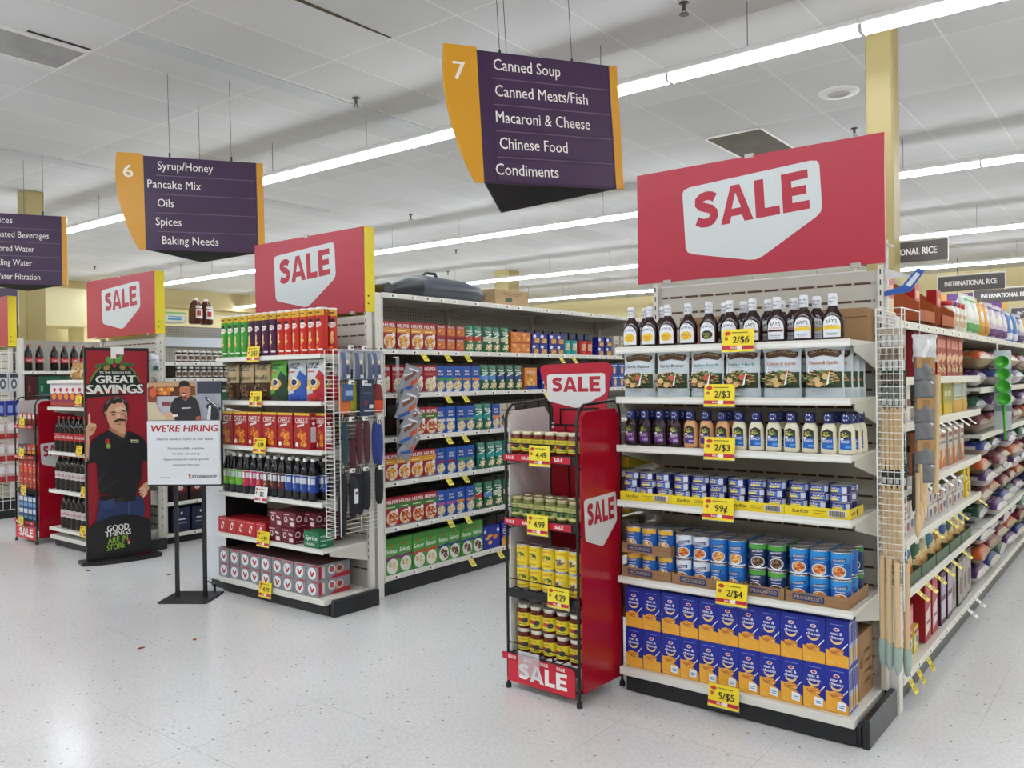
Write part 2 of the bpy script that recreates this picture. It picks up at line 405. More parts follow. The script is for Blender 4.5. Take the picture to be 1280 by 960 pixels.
for i, (x, lb) in enumerate(((-5.63, 'long grey air slot running over the aisle between signs 6 and 7'), (-9.4, 'long grey air slot on the ceiling at far left'))):
    t = thing('air_slot', lb, 'ceiling vent', (x, 4.8, ZC))
    MB().box(-.10, .10, -1.85, 3.0, -.006, 0, M('bdbfbe', .7)).build('slot', t)
t = thing('ceiling_gap', 'dark open seam between ceiling tiles, top centre left', 'ceiling gap', (-4.27, 3.6, ZC))
MB().prism([(-.045, -.62), (.0, -.62), (.012, .55), (-.002, .55)], -.004, 0, 2, M('4a3515', .8)).build('seam', t)
t = thing('ceiling_gap', 'short black seam beside the smudged ceiling panel', 'ceiling gap', (-6.07, 2.71, ZC))
MB().box(-.012, .012, -.21, .21, -.004, 0, M('17130e', .8)).build('seam', t)

# fluorescent rows
FL = 1.24*2
def light():
    t = thing('strip_light')
    h = MB(); h.box(-FL/2+.001, FL/2-.001, -.055, .055, .035, .075, M('e6e6e4', .4), .006); h.build('housing', t)
    for s in (-1, 1):
        l = MB()
        pr = [(-.042, .035), (-.046, .012), (-.03, -.008), (.03, -.008), (.046, .012), (.042, .035)]
        l.prism([(y, z) for y, z in pr], s*FL/4-FL/4+(.026 if s < 0 else .012), s*FL/4+FL/4-(.012 if s < 0 else .003), 0, M('f1f6ff', .4, 0, TUBE)); l.build('lamp', t)
    for x in (-FL/2+.013, 0): MB().box(x-.011, x+.011, -.05, .05, -.012, .034, M('c9c9c6', .4)).build('end_cap', t)
    for s in (-1, 1):
        MB().rod((s*.55, 0, .075), (s*.55, 0, ZC-3.47), .003, M('6a6a68', .4)).build('hanger', t)
    return t
PHX = -5.385*.953
for r_, y in enumerate((-3.0, 1.1, 5.2, 9.25, 13.5, 17.6)):
    xs = [PHX+FL*k for k in range(-6, 6)] if 2 <= r_ <= 4 else [PHX+FL*k for k in range(-6, 6, 1)]
    for i, x in enumerate(xs):
        rn = ['row behind the viewpoint', 'row just overhead', 'nearest row in view', 'second row in view', 'third row in view', 'far row by the back wall'][r_]
        place('strip', light, (x, y, 3.47), 0, f'white strip light, {ORD[i]} from left in the {rn}', 'light', 'fluorescent strip lights')

# ================================================================== HANGING AISLE SIGNS
def aisle_sign(x, y, z, num, lines, lb, tilt=(0, 0), detail=True):
    S, H = .83, .71; rr = S/math.sqrt(3)
    t = thing('aisle_sign', lb, 'aisle sign', (x, y, z), 0, 'hanging purple aisle signs')
    t.rotation_euler = (tilt[0], tilt[1], 0)
    V3 = [Vector((0, -rr, 0)), Vector((rr*.866, rr*.5, 0)), Vector((-rr*.866, rr*.5, 0))]   # front, right-back, left-back
    MB().poly([V3[2], V3[1], V3[0]], M('0d0714', .9)).poly([v+Vector((0, 0, .01)) for v in V3], M('0d0714', .9)).build('bottom_plate', t)
    for a, b, txt in ((0, 1, lines), (2, 0, None), (1, 2, None)):
        p, q = V3[a], V3[b]; U = (q-p).normalized(); n = U.cross(Vector((0, 0, 1))); L = S
        m = MB(); th = .012
        def pt(u, zz, d=0): return p+U*u+Vector((0, 0, zz))+n*d
        e0, e1 = .0, L-.012
        m.add([pt(u, zz, d) for d in (0, -th) for u, zz in ((e0, 0), (e1, 0), (e1, H), (e0, H))], [(0, 1, 2, 3), (7, 6, 5, 4), (0, 4, 5, 1), (1, 5, 6, 2), (2, 6, 7, 3), (3, 7, 4, 0)], PURPLE)
        A = art_plane(m, pt(0, 0), U*L, Vector((0, 0, H)), .0004)
        for k in range(5):
            if k: A.r(.1, 1-k/5-.006, .975, 1-k/5+.004, '6b5670')
            A.r(.1, 1-(k+1)/5+.012, .975, 1-k/5-.012, '3f2249') if detail else None
            if txt and txt[k][0]:
                s_, u0 = txt[k][:2]; A.t(s_, u0, 1-(k+.5)/5+.008, .088, 'f4f1ea', txt[k][2], .006, al='l')
        m.build('panel', t)
        if txt is not None:
            f = MB(); top = H+.015
            out = [(0, 0)]+[(-.03-.165*math.sin(PI*min(1, .02+.62*(k/14)))**.8, k/14*top) for k in range(15)]+[(0, top)]
            v = [pt(u, zz, .004) for u, zz in out]+[pt(u, zz, -.014) for u, zz in out]; k = len(out)
            f.add(v, [tuple(range(k-1, -1, -1)), tuple(range(k, 2*k))]+[(i, (i+1) % k, k+(i+1) % k, k+i) for i in range(k)], GOLD)
            A = art_plane(f, pt(-.2, 0, .004), U*.2, Vector((0, 0, H)), .0004)
            if num: A.t(num, .47, .83, .135, 'f4efe2', .36 if len(num) == 1 else .7, .03)
            f.build('number_fin', t)
        if txt is None: continue
        g = MB(); e = .055
        g.add([pt(u, zz, d) for d in (.004, -.014) for u, zz in ((L-.012, 0), (L+e-.012, 0), (L+e-.012, H), (L-.012, H))], [(0, 1, 2, 3), (7, 6, 5, 4), (0, 4, 5, 1), (1, 5, 6, 2), (2, 6, 7, 3), (3, 7, 4, 0)], GOLD)
        g.build('edge_strip', t)
    for v in V3:
        u = v*.55
        hm = MB(); hm.rod((u.x, u.y, H-.02), (u.x, u.y, ZC-z+.03), .0022, M('5a5855', .5)); hm.rod((u.x, u.y, H-.02), (u.x, u.y, H+.06), .008, M('2a2826', .5)); hm.build('hanging_wire', t)
    b = MB(); b.tube([v*.55+Vector((0, 0, H-.02)) for v in V3], .008, M('2a2826', .5), 6, closed=True)
    for v in V3: b.rod(v*.55+Vector((0, 0, H-.02)), v*.97+Vector((0, 0, H-.02)), .008, M('2a2826', .5))
    b.build('top_frame', t)
    t.rotation_euler = (tilt[0], tilt[1], tilt[2] if len(tilt) > 2 else 0)
    return t
aisle_sign(-2.886, 3.938, 2.513, '7', [('Canned Soup', .115, .49), ('Canned Meats/Fish', .115, .69), ('Macaroni & Cheese', .11, .70), ('Chinese Food', .125, .50), ('Condiments', .085, .46)],
           'purple hanging sign numbered 7 listing canned soup and condiments', (.0238, -.0404, math.radians(2.3)))
aisle_sign(-6.099, 3.814, 2.475, '6', [('Syrup/Honey', .12, .48), ('Pancake Mix', .03, .46), ('Oils', .11, .14), ('Spices', .09, .22), ('Baking Needs', .14, .49)],
           'purple hanging sign numbered 6 listing syrup, oils and spices', (.0185, .003, math.radians(-.7)))
aisle_sign(-9.4, 3.77, 2.475, '5', [('Juices', .24, .22), ('Carbonated Beverages', .08, .77), ('Flavored Water', .19, .5), ('Sparkling Water', .155, .51), ('Water Filtration', .25, .5)],
           'purple hanging sign cut off at left edge listing beverages and water', (0, 0, 0))
t = thing('aisle_sign', 'flat purple juices sign behind the cut-off hanging sign', 'aisle sign', (-12.85, 4.6, 2.38), math.radians(37))
m = MB().box(-.55, .55, -.012, .012, -.4, .4, PURPLE); A = art_plane(m, (-.55, -.0125, -.4), (1.1, 0, 0), (0, 0, .8)); A.t('& Juices', .80, .82, .085, 'f4f1ea', .3, .03)
for q in range(1, 5): A.r(.04, q/5-.006, .97, q/5+.004, '8a7690')
m.build('panel', t)
MB().rod((-.3, 0, .4), (-.3, 0, ZC-2.36), .004, BLACK).rod((.3, 0, .4), (.3, 0, ZC-2.36), .004, BLACK).build('hanging_wire', t)
t = thing('aisle_sign', 'distant purple sign with yellow edges below the INTERNATIONAL RICE panel', 'aisle sign', (-3.1, 19.5, 2.5))
m = MB().box(-.5, .5, -.012, .012, 0, .62, M('6a3d86', .4)); A = art_plane(m, (-.5, -.0125, 0), (1, 0, 0), (0, 0, .62))
for k in range(1, 4): A.r(.05, k/4-.01, .95, k/4+.01, 'c9b3d8')
m.build('panel', t)
MB().box(-.7, -.5, -.015, .015, .0, .62, GOLD).box(.5, .58, -.015, .015, 0, .62, GOLD).build('edge_strip', t)
MB().rod((-.3, 0, .6), (-.3, 0, 1.35), .006, BLACK).rod((.3, 0, .6), (.3, 0, 1.35), .006, BLACK).build('hanging_wire', t)
def cat_sign(x0, x1, y, z0, z1, txt, lb):
    t = thing('category_sign', lb, 'category sign', ((x0+x1)/2, y, z0), 0, 'grey category panels over the rice aisle')
    hw = (x1-x0)/2; h = z1-z0
    m = MB().box(-hw, hw, -.006, .006, 0, h, M('5a5552', .4)); A = art_plane(m, (-hw, -.0065, 0), (2*hw, 0, 0), (0, 0, h)); A.t(txt, .5, .52, .34, 'f6f4f0', .78, .06); m.build('panel', t)
    f = MB(); f.tube([(-hw, 0, -.02), (-hw, 0, h+.02)], .008, WIREW).tube([(hw, 0, -.01), (hw, 0, h+.02)], .006, WIREW).rod((-hw, 0, h+.01), (hw, 0, h+.01), .006, WIREW)
    f.tube([(-hw, 0, 0), (-hw, 0, -.25), (-hw+.04, 0, 1.72-z0)], .008, WIREW); f.build('bracket', t)
cat_sign(-1.74, -1.145, 6.25, 2.222, 2.36, 'INTERNATIONAL RICE', 'grey hanging panel ending NAL RICE, nearest, beside the yellow column')
cat_sign(-1.742, -1.173, 9.0, 2.244, 2.387, 'INTERNATIONAL RICE', 'grey panel reading INTERNATIONAL RICE in full')
cat_sign(-1.67, -1.02, 10.5, 2.23, 2.37, 'INTERNATIONAL BEANS', 'grey panel reading INTERNATIONAL BEANS at right edge')
cat_sign(-1.5, -.9, 12.0, 2.12, 2.25, 'INTERNATIONAL', 'small grey panel under the INTERNATIONAL BEANS panel')

# ================================================================== SALE BOARDS
def sale_board(x0, x1, y, z0, z1, lb, side=False, cx=.5):
    t = thing('sale_board', lb, 'sale sign', ((x0+x1)/2, y, z0), 0, 'red sale boards above the endcaps')
    hw, h = (x1-x0)/2, z1-z0
    m = MB().box(-hw, hw, 0, .008, 0, h, SALER); A = art_plane(m, (-hw, -.0002, 0), (2*hw, 0, 0), (0, 0, h))
    A.sale_tag(cx, .51, .56, .80, 'd4dad9', 'b51f38', .055); m.build('board', t)
    if side:
        s = MB().box(hw-.004, hw+.006, 0, .085, 0, h, YELLOW); s.box(hw+.006, hw+.009, .02, .03, .05, .06, BLACK).box(hw+.006, hw+.009, .02, .03, .1, .11, BLACK); s.build('side_board', t)
        MB().box(-hw, hw, .078, .085, 0, h, YELLOW).build('back_board', t)
    for q, z in ((-.38, 0), (.42, 0), (0, h)): MB().box(q*2*hw*.95-.02, q*2*hw*.95+.02, -.004, .012, z-.010, z+.010, M('b9b5ae', .4)).build('clip', t)
    return t
sale_board(-2.1, -.924, 3.745, 1.92, 2.468, 'large red SALE board above the right endcap of sauces and soup', cx=.5)
sale_board(-5.30, -4.115, 3.735, 1.9, 2.458, 'red SALE board with yellow side above chip tubes endcap', True, .48)
sale_board(-8.123, -6.892, 3.84, 1.882, 2.425, 'red SALE board with yellow side above the black standee', True, .52)
sale_board(-11.09, -9.92, 3.84, 1.87, 2.42, 'red SALE board cut off at the left edge of the photo', True)

# ================================================================== SHELVING
def shelf(t, x0, x1, yf, yb, z, lip=.028, brk=True, slope=0):
    s = MB().box(x0, x1, yf+.004, yb, z-.022, z, SHELFW).build('shelf', t)
    m = MB().box(x0, x1, yf-.006, yf+.004, z-lip, z+.003, SHELFW, .002).box(x0+.002, x1-.002, yf-.0075, yf-.006, z-lip*.72, z-lip*.3, M('f3f2ec', .25)); m.build('price_channel', s)
    if brk:
        for x in (x0+.002, x1-.002):
            MB().prism([(yf+.05, z-.022), (yf+.05, z-.045), (yb, z-.13), (yb, z-.0)], x-.003, x+.003, 0, M('cfccc0', .45)).build('bracket', s)
    return s
def endcap(lb, x0, x1, yf, yb, levels, bx0, bx1, top, zb=.115, back='bfbbae'):
    t = thing('endcap_shelving', lb, 'shelving', ((x0+x1)/2, yb, 0), 0, 'endcap shelf units at the aisle heads')
    ox, oy = (x0+x1)/2, yb
    X = lambda x: x-ox; Y = lambda y: y-oy
    k = MB().box(X(bx0), X(bx1)-.031, Y(yf+.035), Y(yb), 0, zb-.03, KICK, .004).box(X(bx1)-.03, X(bx1), Y(yf+.03), Y(yb), 0, zb+.0, KICK, .004)
    k.box(X(bx0)+.05, X(bx1)-.05, Y(yf+.028), Y(yf+.036), .005, zb-.04, M('1d1e21', .5)); k.build('base', t)
    d = MB().box(X(x0), X(x1), Y(yf), Y(yb), zb-.035, zb, SHELFW, .003).build('deck', t)
    m = MB().box(X(x0), X(x1), Y(yb)-.02, Y(yb), zb, top, M(back, .55)); z = top-.05
    while z > zb+.05:
        m.box(X(x0)+.02, X(x1)-.02, Y(yb)-.0215, Y(yb)-.0195, z-.007, z+.003, M('59412c', .7))
        for q in range(13): m.box(X(x0)+.05+q*.08, X(x0)+.062+q*.08, Y(yb)-.0225, Y(yb)-.019, z-.009, z+.005, M('b5ad9c', .5))
        z -= .0762
    m.build('slat_panel', t)
    for x in (x0-.02, x1-.003):
        u = MB().box(X(x), X(x)+.023, Y(yb)-.045, Y(yb)+.0, zb, top+.02, M('d9d5ca', .45)); z = .3
        while z < top: u.box(X(x)+.009, X(x)+.014, Y(yb)-.0462, Y(yb)-.044, z, z+.022, M('2e2a26', .6)); z += .045
        u.build('upright', t)
    for z in levels: shelf(t, X(x0), X(x1), Y(yf), Y(yb)-.02, z)
    return t
endcap('white endcap shelving at right holding sauces, cans and boxed pasta', -2.0, -.955, 3.352, 3.80, (1.588, 1.36, 1.138, .886, .534), -1.985, -.906, 1.895)
endcap('white endcap shelving holding chip tubes, soda and cracker boxes', -5.19, -4.075, 3.335, 3.74, (1.618, 1.325, 1.022, .70, .413), -5.2, -4.015, 1.875, .105)
MB().box(.0, .008, -.36, -.02, .105, .69, M('141416', .5)).build('inner_side_panel', bpy.data.objects['endcap_shelving.001']).location.x = -5.175+4.6325  # black board added to give the shelf interior its shade
endcap('endcap shelving of cola bottles partly behind the black standee', -7.95, -6.98, 3.40, 3.93, (1.485, 1.247, .85, .508, .170), -7.93, -6.90, 1.855, .10)
endcap('endcap shelving of bagged goods cut off at left edge', -11.0, -9.98, 3.55, 3.90, (1.0, .52,), -11.0, -9.95, 1.84, .22)

def gondola(lb, xs, xf, y0, y1, levels, top, bay, d, extra_left=None, panel_m=None, canopy=True):
    """xs = spine, xf = shelf front on the +x side; d = width of the far half."""
    t = thing('gondola_shelving', lb, 'shelving', (xs, y0, 0), 0, 'long gondola shelf runs between aisles')
    W = xf-xs; L = y1-y0
    MB().box(-d, W-.03, .0, L, 0, levels[-1]-.045, KICK, .004).build('base', t)
    MB().box(-.02, .02, .02, L, levels[-1], top, panel_m or PEG).build('pegboard', t)
    MB().box(-d-.02, W+.0, .0, .03, levels[-1]-.04, top, OFFWHITE).build('end_panel', t)
    p = MB().box(W-.055, W+.002, -.045, .012, 0, top, M('e4e2da', .4), .004); z = .2
    while z < top-.1: p.box(W-.035, W-.028, -.0462, -.044, z, z+.016, M('6b6962', .6)); z += .032
    p.build('end_post', t)
    n = int(L/bay)
    for i in range(1, n+1):
        MB().box(.018, .05, i*bay-.015, i*bay+.015, 0, top, M('bdbab0', .5)).build('upright', t)
    for j, z in enumerate(levels):
        dd = W if z < top else W
        s = MB().box(.03, dd, .012, L, z-.02, z, SHELFW).build('shelf', t)
        m = MB().box(dd-.002, dd+.008, .012, L, z-.03, z+.004, SHELFW, .002)
        q = random.Random(j+int(xs*10)); y = .1
        while y < L-.1:
            m.box(dd+.008, dd+.0088, y, y+.05, z-.024, z-.002, M('f7f6f0', .3)); m.box(dd+.0088, dd+.0092, y+.006, y+.022, z-.02, z-.008, M(('8f1a20', '30302f', '30302f')[q.randrange(3)], .5))
            y += .14+.12*q.random()
        m.build('price_channel', s)
        for i in range(0, n+1):
            MB().prism([(.03, z-.02), (dd-.08, z-.02), (dd-.08, z-.035), (.03, z-.10)], i*bay+.02, i*bay+.026, 1, M('c6c3b8', .5)).build('bracket', s)
    return t
gondola('long shelf run with boxed rice and dinner kits left of aisle 7', -4.56, -4.11, 3.86, 9.4, (2.034, 1.656, 1.36, 1.063, .765, .46, .138), 2.034, 1.13, .5)
gondola('long shelf run with bagged rice along the right-hand aisle', -1.46, -.9, 3.86, 12.5, (1.68, .14), 1.70, 1.95, .6)
G2 = gondola
def side_shelf(lb, x0, x1, y0, y1, z, par, tags=True): pass
gondola('shelf run with spice jars behind the hiring sign', -7.55, -7.05, 3.99, 8.0, (1.638, 1.49, 1.2, .80, .375, .095), 2.0, 1.2, .45)
gondola('shelf run with cola bottles at far left, column above', -10.45, -9.95, 3.98, 8.0, (1.598, 1.2, .8, .45, .12), 1.965, 1.2, .5)
# loose levels of the right-hand run: first bay and rice bays sit at different heights
for i, (ya, yb_, z) in enumerate([(3.9, 5.8, 1.435), (3.9, 5.8, 1.232), (3.9, 5.8, .952), (3.9, 5.8, .727), (3.9, 5.8, .497), (5.83, 9.7, 1.36), (5.83, 9.7, 1.07), (5.83, 9.7, .80), (5.83, 9.7, .50), (9.73, 12.4, 1.36), (9.73, 12.4, 1.07), (9.73, 12.4, .8)]):
    par = bpy.data.objects['gondola_shelving.001']
    s = MB().box(.03, .56, ya-3.86, yb_-3.86, z-.02, z, SHELFW).build('shelf', par)
    MB().box(.558, .57, ya-3.86, yb_-3.86, z-.032, z+.004, SHELFW, .002).build('price_channel', s)
    for y in (ya+.02, yb_-.03): MB().prism([(.03, z-.02), (.50, z-.02), (.50, z-.035), (.03, z-.10)], y-3.86, y-3.86+.006, 1, M('c6c3b8', .5)).build('bracket', s)

# slanted shelf tags on the rice-mix run
def shelf_tag(col, txt):
    def b():
        t = thing('shelf_tag'); m = MB().box(-.027, .027, -.001, 0, -.062, 0, M(col, .4))
        A = art_plane(m, (-.027, -.0014, -.062), (.054, 0, 0), (0, 0, .062)); A.r(.12, .72, .88, .9, 'c9b326' if col != 'f2f1ec' else 'c9c8c2'); A.t(txt, .5, .4, .3, '2a2716', .7, .03)
        m.build('card', t); MB().box(-.03, .03, -.003, .003, 0, .006, CLEAR).build('clip', t); return t
    return b
TAGN = 0
def tagrow(x, ys, z, col, where, grp, k0='y', tiltx=-.7):
    for i, y in enumerate(ys):
        place('stag'+col, shelf_tag(col, '2/3' if col == 'f1e04a' else '99'), (x, y, z), 0, f'{"yellow" if col=="f1e04a" else "white"} slanted price tag, {ORD[i]} from near end, {where}', 'price tag', grp, tilt=(tiltx, 0, PI/2))
YT, WT = 'f1e04a', 'f2f1ec'
g = 'slanted tags left of aisle 7'
tagrow(-4.103, (4.26, 4.5, 4.72, 5.95, 6.15), 1.63, YT, 'below aisle 7 top shelf', g)
tagrow(-4.103, (4.5, 4.69, 5.72), 1.33, YT, 'below aisle 7 second shelf', g)
tagrow(-4.103, (4.5, 4.68), 1.035, YT, 'below aisle 7 third shelf', g)
tagrow(-4.103, (4.5, 4.68), .737, YT, 'below aisle 7 fourth shelf', g)
tagrow(-4.103, (4.51, 4.7), .432, YT, 'below aisle 7 fifth shelf', g)
tagrow(-4.103, (4.74, 5.08), .108, YT, 'below aisle 7 bottom shelf', g)
g = 'slanted tags in the right-hand aisle'
tagrow(-.893, (4.35, 4.5, 4.65, 4.8, 4.95, 5.15, 5.35), 1.205, WT, 'above the yellow cartons, right-hand aisle', g, tiltx=-.9)
tagrow(-.893, (4.35, 4.5, 4.7, 4.9), .922, WT, 'above the tan cartons, right-hand aisle', g, tiltx=-.9)
tagrow(-.893, (4.45, 4.8, 4.95, 5.1, 5.7), .698, YT, 'above the small packs, right-hand aisle', g, tiltx=-.9)
tagrow(-.893, (4.12, 4.3, 4.5, 4.7, 4.9, 5.2), .468, YT, 'over the green-tray bags, right-hand aisle', g, tiltx=-.9)
tagrow(-.893, (3.97, 4.12, 4.32), .108, YT, 'below the lowest shelf near the broom handles', g, tiltx=-.5)
tagrow(-.893, (5.35, 5.62), .108, WT, 'below the lowest shelf by the black cartons', g, tiltx=-.9)

# ================================================================== PRICE CARDS
def price_card(x, y, z, txt, lb, w=.125, h=.088, bg='f6dd2b', rz=0, lean=.12):
    t = thing('price_card', lb, 'price card', (x, y, z), rz, 'price cards clipped to the endcap shelves'); t.rotation_euler = (-lean, 0, rz)
    m = MB().box(-w/2, w/2, 0, .0012, 0, h, M(bg, .35)); A = art_plane(m, (-w/2, -.0003, 0), (w, 0, 0), (0, 0, h)); A.price(txt, bg); m.build('card', t)
    MB().box(-w/2-.003, w/2+.003, .0014, .004, -.004, .018, CLEAR).build('holder', t)
PX = lambda px: px
for x, z, s_, lb in ((-1.40, 1.553, '2/$6', 'yellow 2 for $6 card on the sauce bottle shelf'), (-1.485, 1.325, '2/$3', 'yellow card with a pale face below the salad topping pouches'), (-1.487, 1.10, '2/$3', 'yellow 2 for $3 card on the dressing shelf'),
                     (-1.495, .843, '99¢', 'yellow 99 cent card on the tuna shelf'), (-1.44, .49, '2/$4', 'yellow 2 for $4 card on the soup can shelf'), (-1.48, .05, '5/$5', 'yellow 5 for $5 card on the pasta box deck')):
    price_card(x, 3.325, z, s_, lb, .137, .094)
for x, z, s_, lb, bg in ((-4.735, 1.585, '2/$3', 'yellow card below the purple chip tubes', 'f6dd2b'), (-4.715, 1.29, '2/$4', 'yellow card below the chip bags', 'f6dd2b'), (-4.68, .985, '4.99', 'yellow card below the red cracker boxes', 'f6dd2b'),
                         (-4.67, .665, '$2', 'white card below the soda bottles', 'f0f0ee'), (-4.655, .375, '4.99', 'yellow card below the red mini cola packs', 'f6dd2b'), (-4.64, .045, '4.99', 'yellow card below the silver soda packs', 'f6dd2b')):
    price_card(x, 3.308, z, s_, lb, .13, .10, bg)
for x, z, lb in ((-7.33, 1.26, 'yellow card below the pastry bags, left of the standee'), (-7.33, .835, 'yellow card on the upper cola shelf beside the standee'), (-7.25, .485, 'yellow card on the middle cola shelf beside the standee'), (-7.28, .15, 'yellow card on the lowest cola shelf beside the standee')):
    price_card(x, 3.375, z, '2/5', lb, .11, .09)

# ================================================================== WIRE SALE RACKS
def rack(lb, loc, rz, tiers, header=True):
    t = thing('wire_rack', lb, 'display rack', loc, rz, 'wire sale racks')
    W, D = .41, .345
    fr = MB()
    for x in (0, W):
        fr.tube([(x, 0, .05), (x, 0, 1.26), (x, .015, 1.30), (x, .05, 1.33), (x, D-.05, 1.345), (x, D-.015, 1.33), (x, D, 1.29), (x, D, .05)], .007, WIREB)
        for z in (.06, .45, .75, 1.05): fr.rod((x, 0, z), (x, D, z), .005, WIREB)
    for z in (.06, 1.22): fr.rod((0, D, z), (W, D, z), .005, WIREB)
    fr.rod((0, 0, .06), (W, 0, .06), .006, WIREB)
    fr.build('wire_frame', t)
    for x in (0, W):
        for y in (0, D):
            MB().lathe([(.005, .0), (.014, .0), (.014, .018), (.006, .03), (.006, .06)], BLACK, 10, o=(x, y, 0)).build('foot', t)
    sd = MB()
    out = [(.02, .055), (D-.015, .055), (D-.015, 1.27), (D-.05, 1.31), (.06, 1.30), (.025, 1.27)]
    sd.prism(out, W-.002, W+.0085, 0, M('b00f26', .22)); A = art_plane(sd, (W+.0088, .03, .66), (0, .28, 0), (0, 0, .3)); A.sale_tag(.5, .5, .92, .85, 'e3e2e0', 'b51f38', .05); sd.build('side_board', t)
    MB().prism(out, -.004, .004, 0, M('d9d8d6', .3)).build('side_board', t)
    MB().box(.01, W-.01, D-.006, D-.002, .06, 1.2, M('a80e22', .3)).build('back_board', t)
    for i, z in enumerate(tiers):
        m = MB()
        for q in range(9): m.rod((.015+q*(W-.03)/8, .005, z), (.015+q*(W-.03)/8, D-.01, z), .003, WIREB)
        m.rod((.0, .004, z), (W, .004, z), .005, WIREB).rod((0, D-.01, z), (W, D-.01, z), .004, WIREB).rod((0, .004, z+.05), (W, .004, z+.05), .003, WIREB)
        m.box(0, W, -.002, .001, z-.035, z, M('141416', .4)); s = m.build('wire_shelf', t)
        if i == 2: continue
        b = MB().box(-.03 if i == 3 else -.008, W-.03, -.008, -.004, z-.03, z, M('c21d35', .35)); A = art_plane(b, (-.02, -.0083, z-.028), (W-.03, 0, 0), (0, 0, .027))
        for q in range(4): A.t('SALE', .13+q*.25, .5, .55, 'f4e6e4', None, .03)
        b.build('sale_strip', s)
    b = MB().box(.0, W-.02, -.006, -.001, .035, .155, M('cf2238', .35)); A = art_plane(b, (0, -.0063, .035), (W-.02, 0, 0), (0, 0, .12)); A.t('SALE', .53, .5, .62, 'f5f2f0', .72, .04); b.build('sale_plate', t)
    if header:
        h = MB(); o2 = [(x-.032, z) for x, z in [(.06, 1.15), (.38, 1.15), (.37, 1.33), (.405, 1.49), (.395, 1.515), (.37, 1.525), (.0, 1.52), (-.025, 1.51), (-.03, 1.49), (.05, 1.30)]]
        h.prism([(x, z) for x, z in o2], D-.001, D+.005, 1, M('b81a33', .3)); A = art_plane(h, (-.032, D-.0015, 1.29), (.36, 0, 0), (0, 0, .21)); A.sale_tag(.53, .5, .97, .88, 'e1e0de', 'b51f38', .01); h.build('header_board', t)
        MB().tube([(.07, D-.01, 1.22), (.07, D-.01, 1.30), (.3, D-.01, 1.305)], .004, WIREB).tube([(.1, D-.01, 1.22), (.13, D-.01, .8)], .004, WIREB).build('header_support', t)
    return t
RX, RY = -2.45, 3.095
rack('black wire SALE rack with red side and header at centre', (RX, RY, 0), -.04, (1.10, .80, .465, .165))
rack('small wire SALE rack at far left before the cola shelves', (-8.48, 3.33, 0), .02, (1.08, .80, .49, .2), False)
def rack_card(x, z, txt, lb, ox=RX, oy=RY):
    price_card(ox+x, oy-.03, z, txt, lb, .118, .092, 'f3e13c', -.04, .02)
rack_card(.215, 1.055, '4.49', 'yellow 4.49 card on the top tier of the centre rack'); rack_card(.20, .74, '4.99', 'yellow 4.99 card on the second tier of the centre rack'); rack_card(.31, .425, '4.29', 'yellow 4.29 card over the yellow cans of the centre rack')
t = thing('card_holder', 'empty clear plastic card holder above the white SALE lettering', 'card holder', (RX+.145, RY-.035, .085))
MB().box(-.06, .06, 0, .0015, 0, .11, M('e8ecee', .08, 0, 0, 0, .28)).build('sleeve', t); MB().box(-.06, .06, -.0005, .002, .10, .112, M('e8ecee', .1, 0, 0, 0, .5)).build('rim', t)
for x, z, i in ((.15, 1.06, 0), (.13, .775, 1), (.16, .44, 2), (.1, .15, 3)):
    rack_card(x+.07, z, '2/5', ['yellow card on the top tier of the far left rack', 'yellow card on the second tier of the far left rack', 'yellow card on the third tier of the far left rack', 'yellow card on the lowest tier of the far left rack'][i], -8.48, 3.33)

# ================================================================== PRODUCT KINDS
def draw(A, els):
    for e in els:
        k = e[0]
        if k == 'r': A.r(*e[1:])
        elif k == 'e': A.e(*e[1:])
        elif k == 'p': A.p(*e[1:])
        elif k == 't': A.t(e[1], *e[2:6], *(e[6:] if len(e) > 6 else ()))
        elif k == 'f': A.f(*e[1:])
    return A
def carton(name, w, d, h, base, els, side=None, top=None, cat='box', sels=None):
    def b():
        m = MB().box(-w/2, w/2, -d/2, d/2, 0, h, M(base, .38), min(.0015, d*.05))
        draw(art_plane(m, (-w/2, -d/2-.0002, 0), (w, 0, 0), (0, 0, h)), els)
        if sels:
            draw(art_plane(m, (w/2+.0002, -d/2, 0), (0, d, 0), (0, 0, h)), sels)
        if side: draw(art_plane(m, (w/2+.0001, -d/2, 0), (0, d, 0), (0, 0, h)), [('r', .04, .02, .96, .98, side)])
        if top: draw(art_plane(m, (-w/2, -d/2, h+.0001), (w, 0, 0), (0, d, 0)), [('r', .01, .02, .99, .98, top)])
        return m.build(name)
    return b
